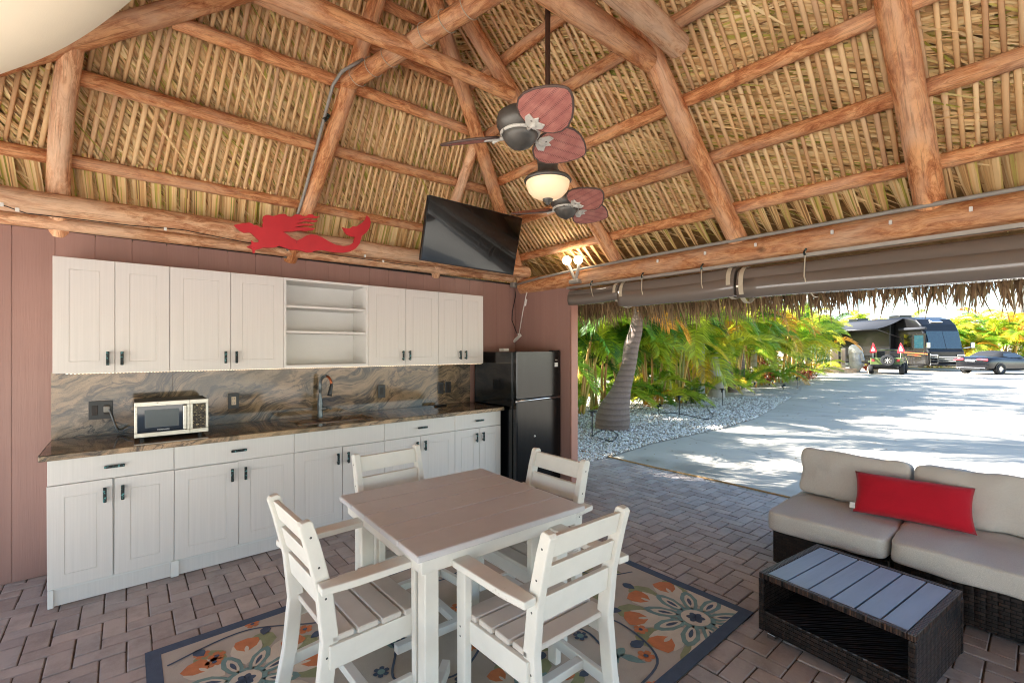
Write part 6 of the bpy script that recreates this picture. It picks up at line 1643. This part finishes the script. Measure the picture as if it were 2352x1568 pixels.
# ------------------------------------------------------------------ sports car
CP = lk(28.8, 27.5); ch_ = RT * .985 + FW * .17; crot = math.atan2(ch_.y, ch_.x) - math.pi / 2
car = thing('sports_car', 'low black convertible sports car parked beside the motorhome', 'car', CP, crot)
CZ = 1.12
M['carpaint'] = plain('dark grey metallic paint', C(16, 16, 19), .25, .0, .1, 2, coat=.25, spec=.35)
K = lambda mb, nm, mt, bev=0, **k: mb.build(nm, mt, car, local=True, bevel=bev, **k)
hwc = .955
# stations: y, half width, floor, waist z, shoulder z, crown z, crown half width
st = [(0, .80, .42, .62, .78, .80, .45), (.10, .90, .26, .66, .86, .90, .55), (.35, .94, .20, .66, .90, .97, .62), (.85, .955, .18, .66, .92, 1.03, .62), (1.25, .95, .18, .64, .91, 1.02, .62), (1.9, .93, .18, .62, .88, .95, .62), (2.7, .93, .18, .62, .88, .93, .65), (3.2, .945, .18, .62, .86, .93, .6), (3.8, .94, .2, .58, .78, .84, .55), (4.25, .86, .24, .5, .64, .70, .5), (4.45, .62, .3, .44, .52, .56, .4)]
vs = []; fs = []; n = 12
for y, w, z0, zw, zs, zc, wc in st:
    half = [(w * .86, z0), (w * .985, z0 + .1), (w, zw), (w * .955, zs), (wc, zc - .01), (0.18, zc)]
    ring = half + [(-a, b) for a, b in reversed(half)]
    vs += [(a - hwc, y, b * CZ) for a, b in ring]
for i in range(len(st) - 1):
    for k in range(n):
        j = (k + 1) % n; fs.append((i * n + k, i * n + j, (i + 1) * n + j, (i + 1) * n + k))
fs.append(tuple(range(n - 1, -1, -1))); fs.append(tuple((len(st) - 1) * n + k for k in range(n)))
bo = K(MB().addm(vs, fs), 'body', M['carpaint'], auto=38); ss = bo.modifiers.new('sub', 'SUBSURF'); ss.levels = 1; ss.render_levels = 2
# soft top
vs = []; fs = []
tops = [(.80, .60, .98, .99), (1.05, .66, 1.0, 1.12), (1.35, .68, 1.0, 1.24), (1.75, .67, .98, 1.30), (2.25, .64, .94, 1.28), (2.5, .66, .92, 1.20)]
for y, w, z0, z1 in tops:
    vs += [(a - hwc, y, b * CZ) for a, b in ((-w - .12, z0 - .05), (-w, z0 + (z1 - z0) * .55), (-w * .78, z1 - .02), (0, z1), (w * .78, z1 - .02), (w, z0 + (z1 - z0) * .55), (w + .12, z0 - .05))]
for i in range(len(tops) - 1):
    for k in range(6): fs.append((i * 7 + k, i * 7 + k + 1, i * 7 + 8 + k, i * 7 + 7 + k))
K(MB().addm(vs, fs), 'soft_top', plain('black hood cloth', C(26, 26, 28), .8), auto=60)
K(MB().addm([(-.62 - hwc, 2.51, 1.33), (.62 - hwc, 2.51, 1.33), (.72 - hwc, 3.12, 1.04), (-.72 - hwc, 3.12, 1.04)], [(0, 1, 2, 3)]), 'windscreen', M['glass_dark'])
for s in (-1, 1):
    K(MB().addm([(s * .79 - hwc, 1.35, 1.04), (s * .79 - hwc, 2.95, 1.04), (s * .69 - hwc, 2.45, 1.31), (s * .70 - hwc, 1.5, 1.30)], [(0, 1, 2, 3) if s > 0 else (3, 2, 1, 0)]), 'side_window', M['glass_dark'])
    K(MB().prism([(s * .36, .88), (s * .92, .84), (s * .93, .93), (s * .55, .97), (s * .36, .96)], .03, .075, Matrix.Translation((-hwc, -.055, 0)), axis='y'), 'tail_lamp', M['red'], .01)
    K(MB().cbox(s * .93 - .06 - hwc, s * .93 + .08 - hwc, 2.75, 2.88, 1.03, 1.14, .02), 'mirror', M['carpaint'])
    for q in (-.06, .06): K(MB().tube([(s * .62 + q - hwc, -.04, .34), (s * .62 + q - hwc, .12, .34)], .045, 12), 'exhaust', M['chrome'])
K(MB().box(-.26 - hwc, .26 - hwc, -.028, -.012, .78, .89), 'number_plate', M['white'])
K(MB().box(-.8 - hwc, .8 - hwc, -.015, .10, .24, .42), 'diffuser', M['black'], .03)
CW = WM[car.name]
for s in (-1, 1):
    for y in (.93, 3.55):
        K(MB().lathe([(.001, .0), (.385, .002)], 26, Matrix.Translation((s * .962 - hwc, y, .36)) @ Matrix.Rotation(s * math.pi / 2, 4, 'Y')), 'wheel_well', M['black'])
        wheel(car, CW @ Matrix.Translation((s * .875 - hwc, y, .335)) @ Matrix.Rotation(math.pi / 2 * s, 4, 'Z'), .335, .26, M['chrome'], 10)
# ------------------------------------------------------------------ trees behind
far = [(26.5, 43.5, 5.0), (24.0, 44, 5.0), (21.5, 42, 5.2), (19.0, 40, 5.2), (29.0, 47, 5.6), (32.2, 45.5, 5.4), (34.5, 44, 5.0), (36.5, 42, 4.8), (38.5, 40.5, 4.6), (40.5, 41, 5.6), (42.5, 39.5, 4.6), (44.5, 41.0, 5.4), (37.5, 37.6, 3.4), (40.5, 37.0, 3.4), (43.0, 36.0, 3.2), (35.2, 38.0, 3.2), (47, 40, 5)]
for i, (lat, k, h) in enumerate(far):
    lb = 'golden areca palm behind the parked vehicles' if i > 4 else 'areca palm showing over the motorhome awning'
    areca(lk(lat, k), h, 5, 300 + i, lb, 'golden palms behind the vehicles' if i > 4 else 'palms beyond the awning', True, nf=7, low=6, R=1.3, sc=1.5, meshes=FRS)
for i, (lat, k) in enumerate(((45.6, 41.5), (48.6, 43.5))):
    palm('royal_palm', 'smooth pale trunk of a tall palm behind the sports car', lk(lat, k), [(0, 0, 0, .26), (0, 0, 3, .28), (0, 0, 7, .22), (.1, 0, 10.5, .18)], M['trunk_pale'], 13, 1.3, 60 + i, 'tall palms far behind')
for i, (lat, k, R_, H2) in enumerate(((28, 52, 3.2, 4.6), (33, 51, 3.4, 5.0), (39, 49, 3.4, 4.6), (45, 47, 3.4, 4.6), (22, 50, 3.2, 4.6), (16, 47, 3.2, 4.8), (10, 44, 3, 4.8), (5, 40, 3, 4.6), (13, 36, 2.4, 4.2), (8, 31, 2.4, 4.0), (5, 25, 2.2, 3.8), (2.4, 17.5, 1.3, 2.4), (4.6, 18.5, 1.4, 2.4), (7.2, 21, 1.4, 2.5), (10.2, 24, 1.5, 2.6), (14.2, 28.5, 1.6, 2.8))):
    leafy('background_tree', 'dense green tree closing the view behind the palms', 'tree', lk(lat, k), R_, H2, 2600, .42, M['bush'], 30 + i)['group'] = 'green trees behind the palms'
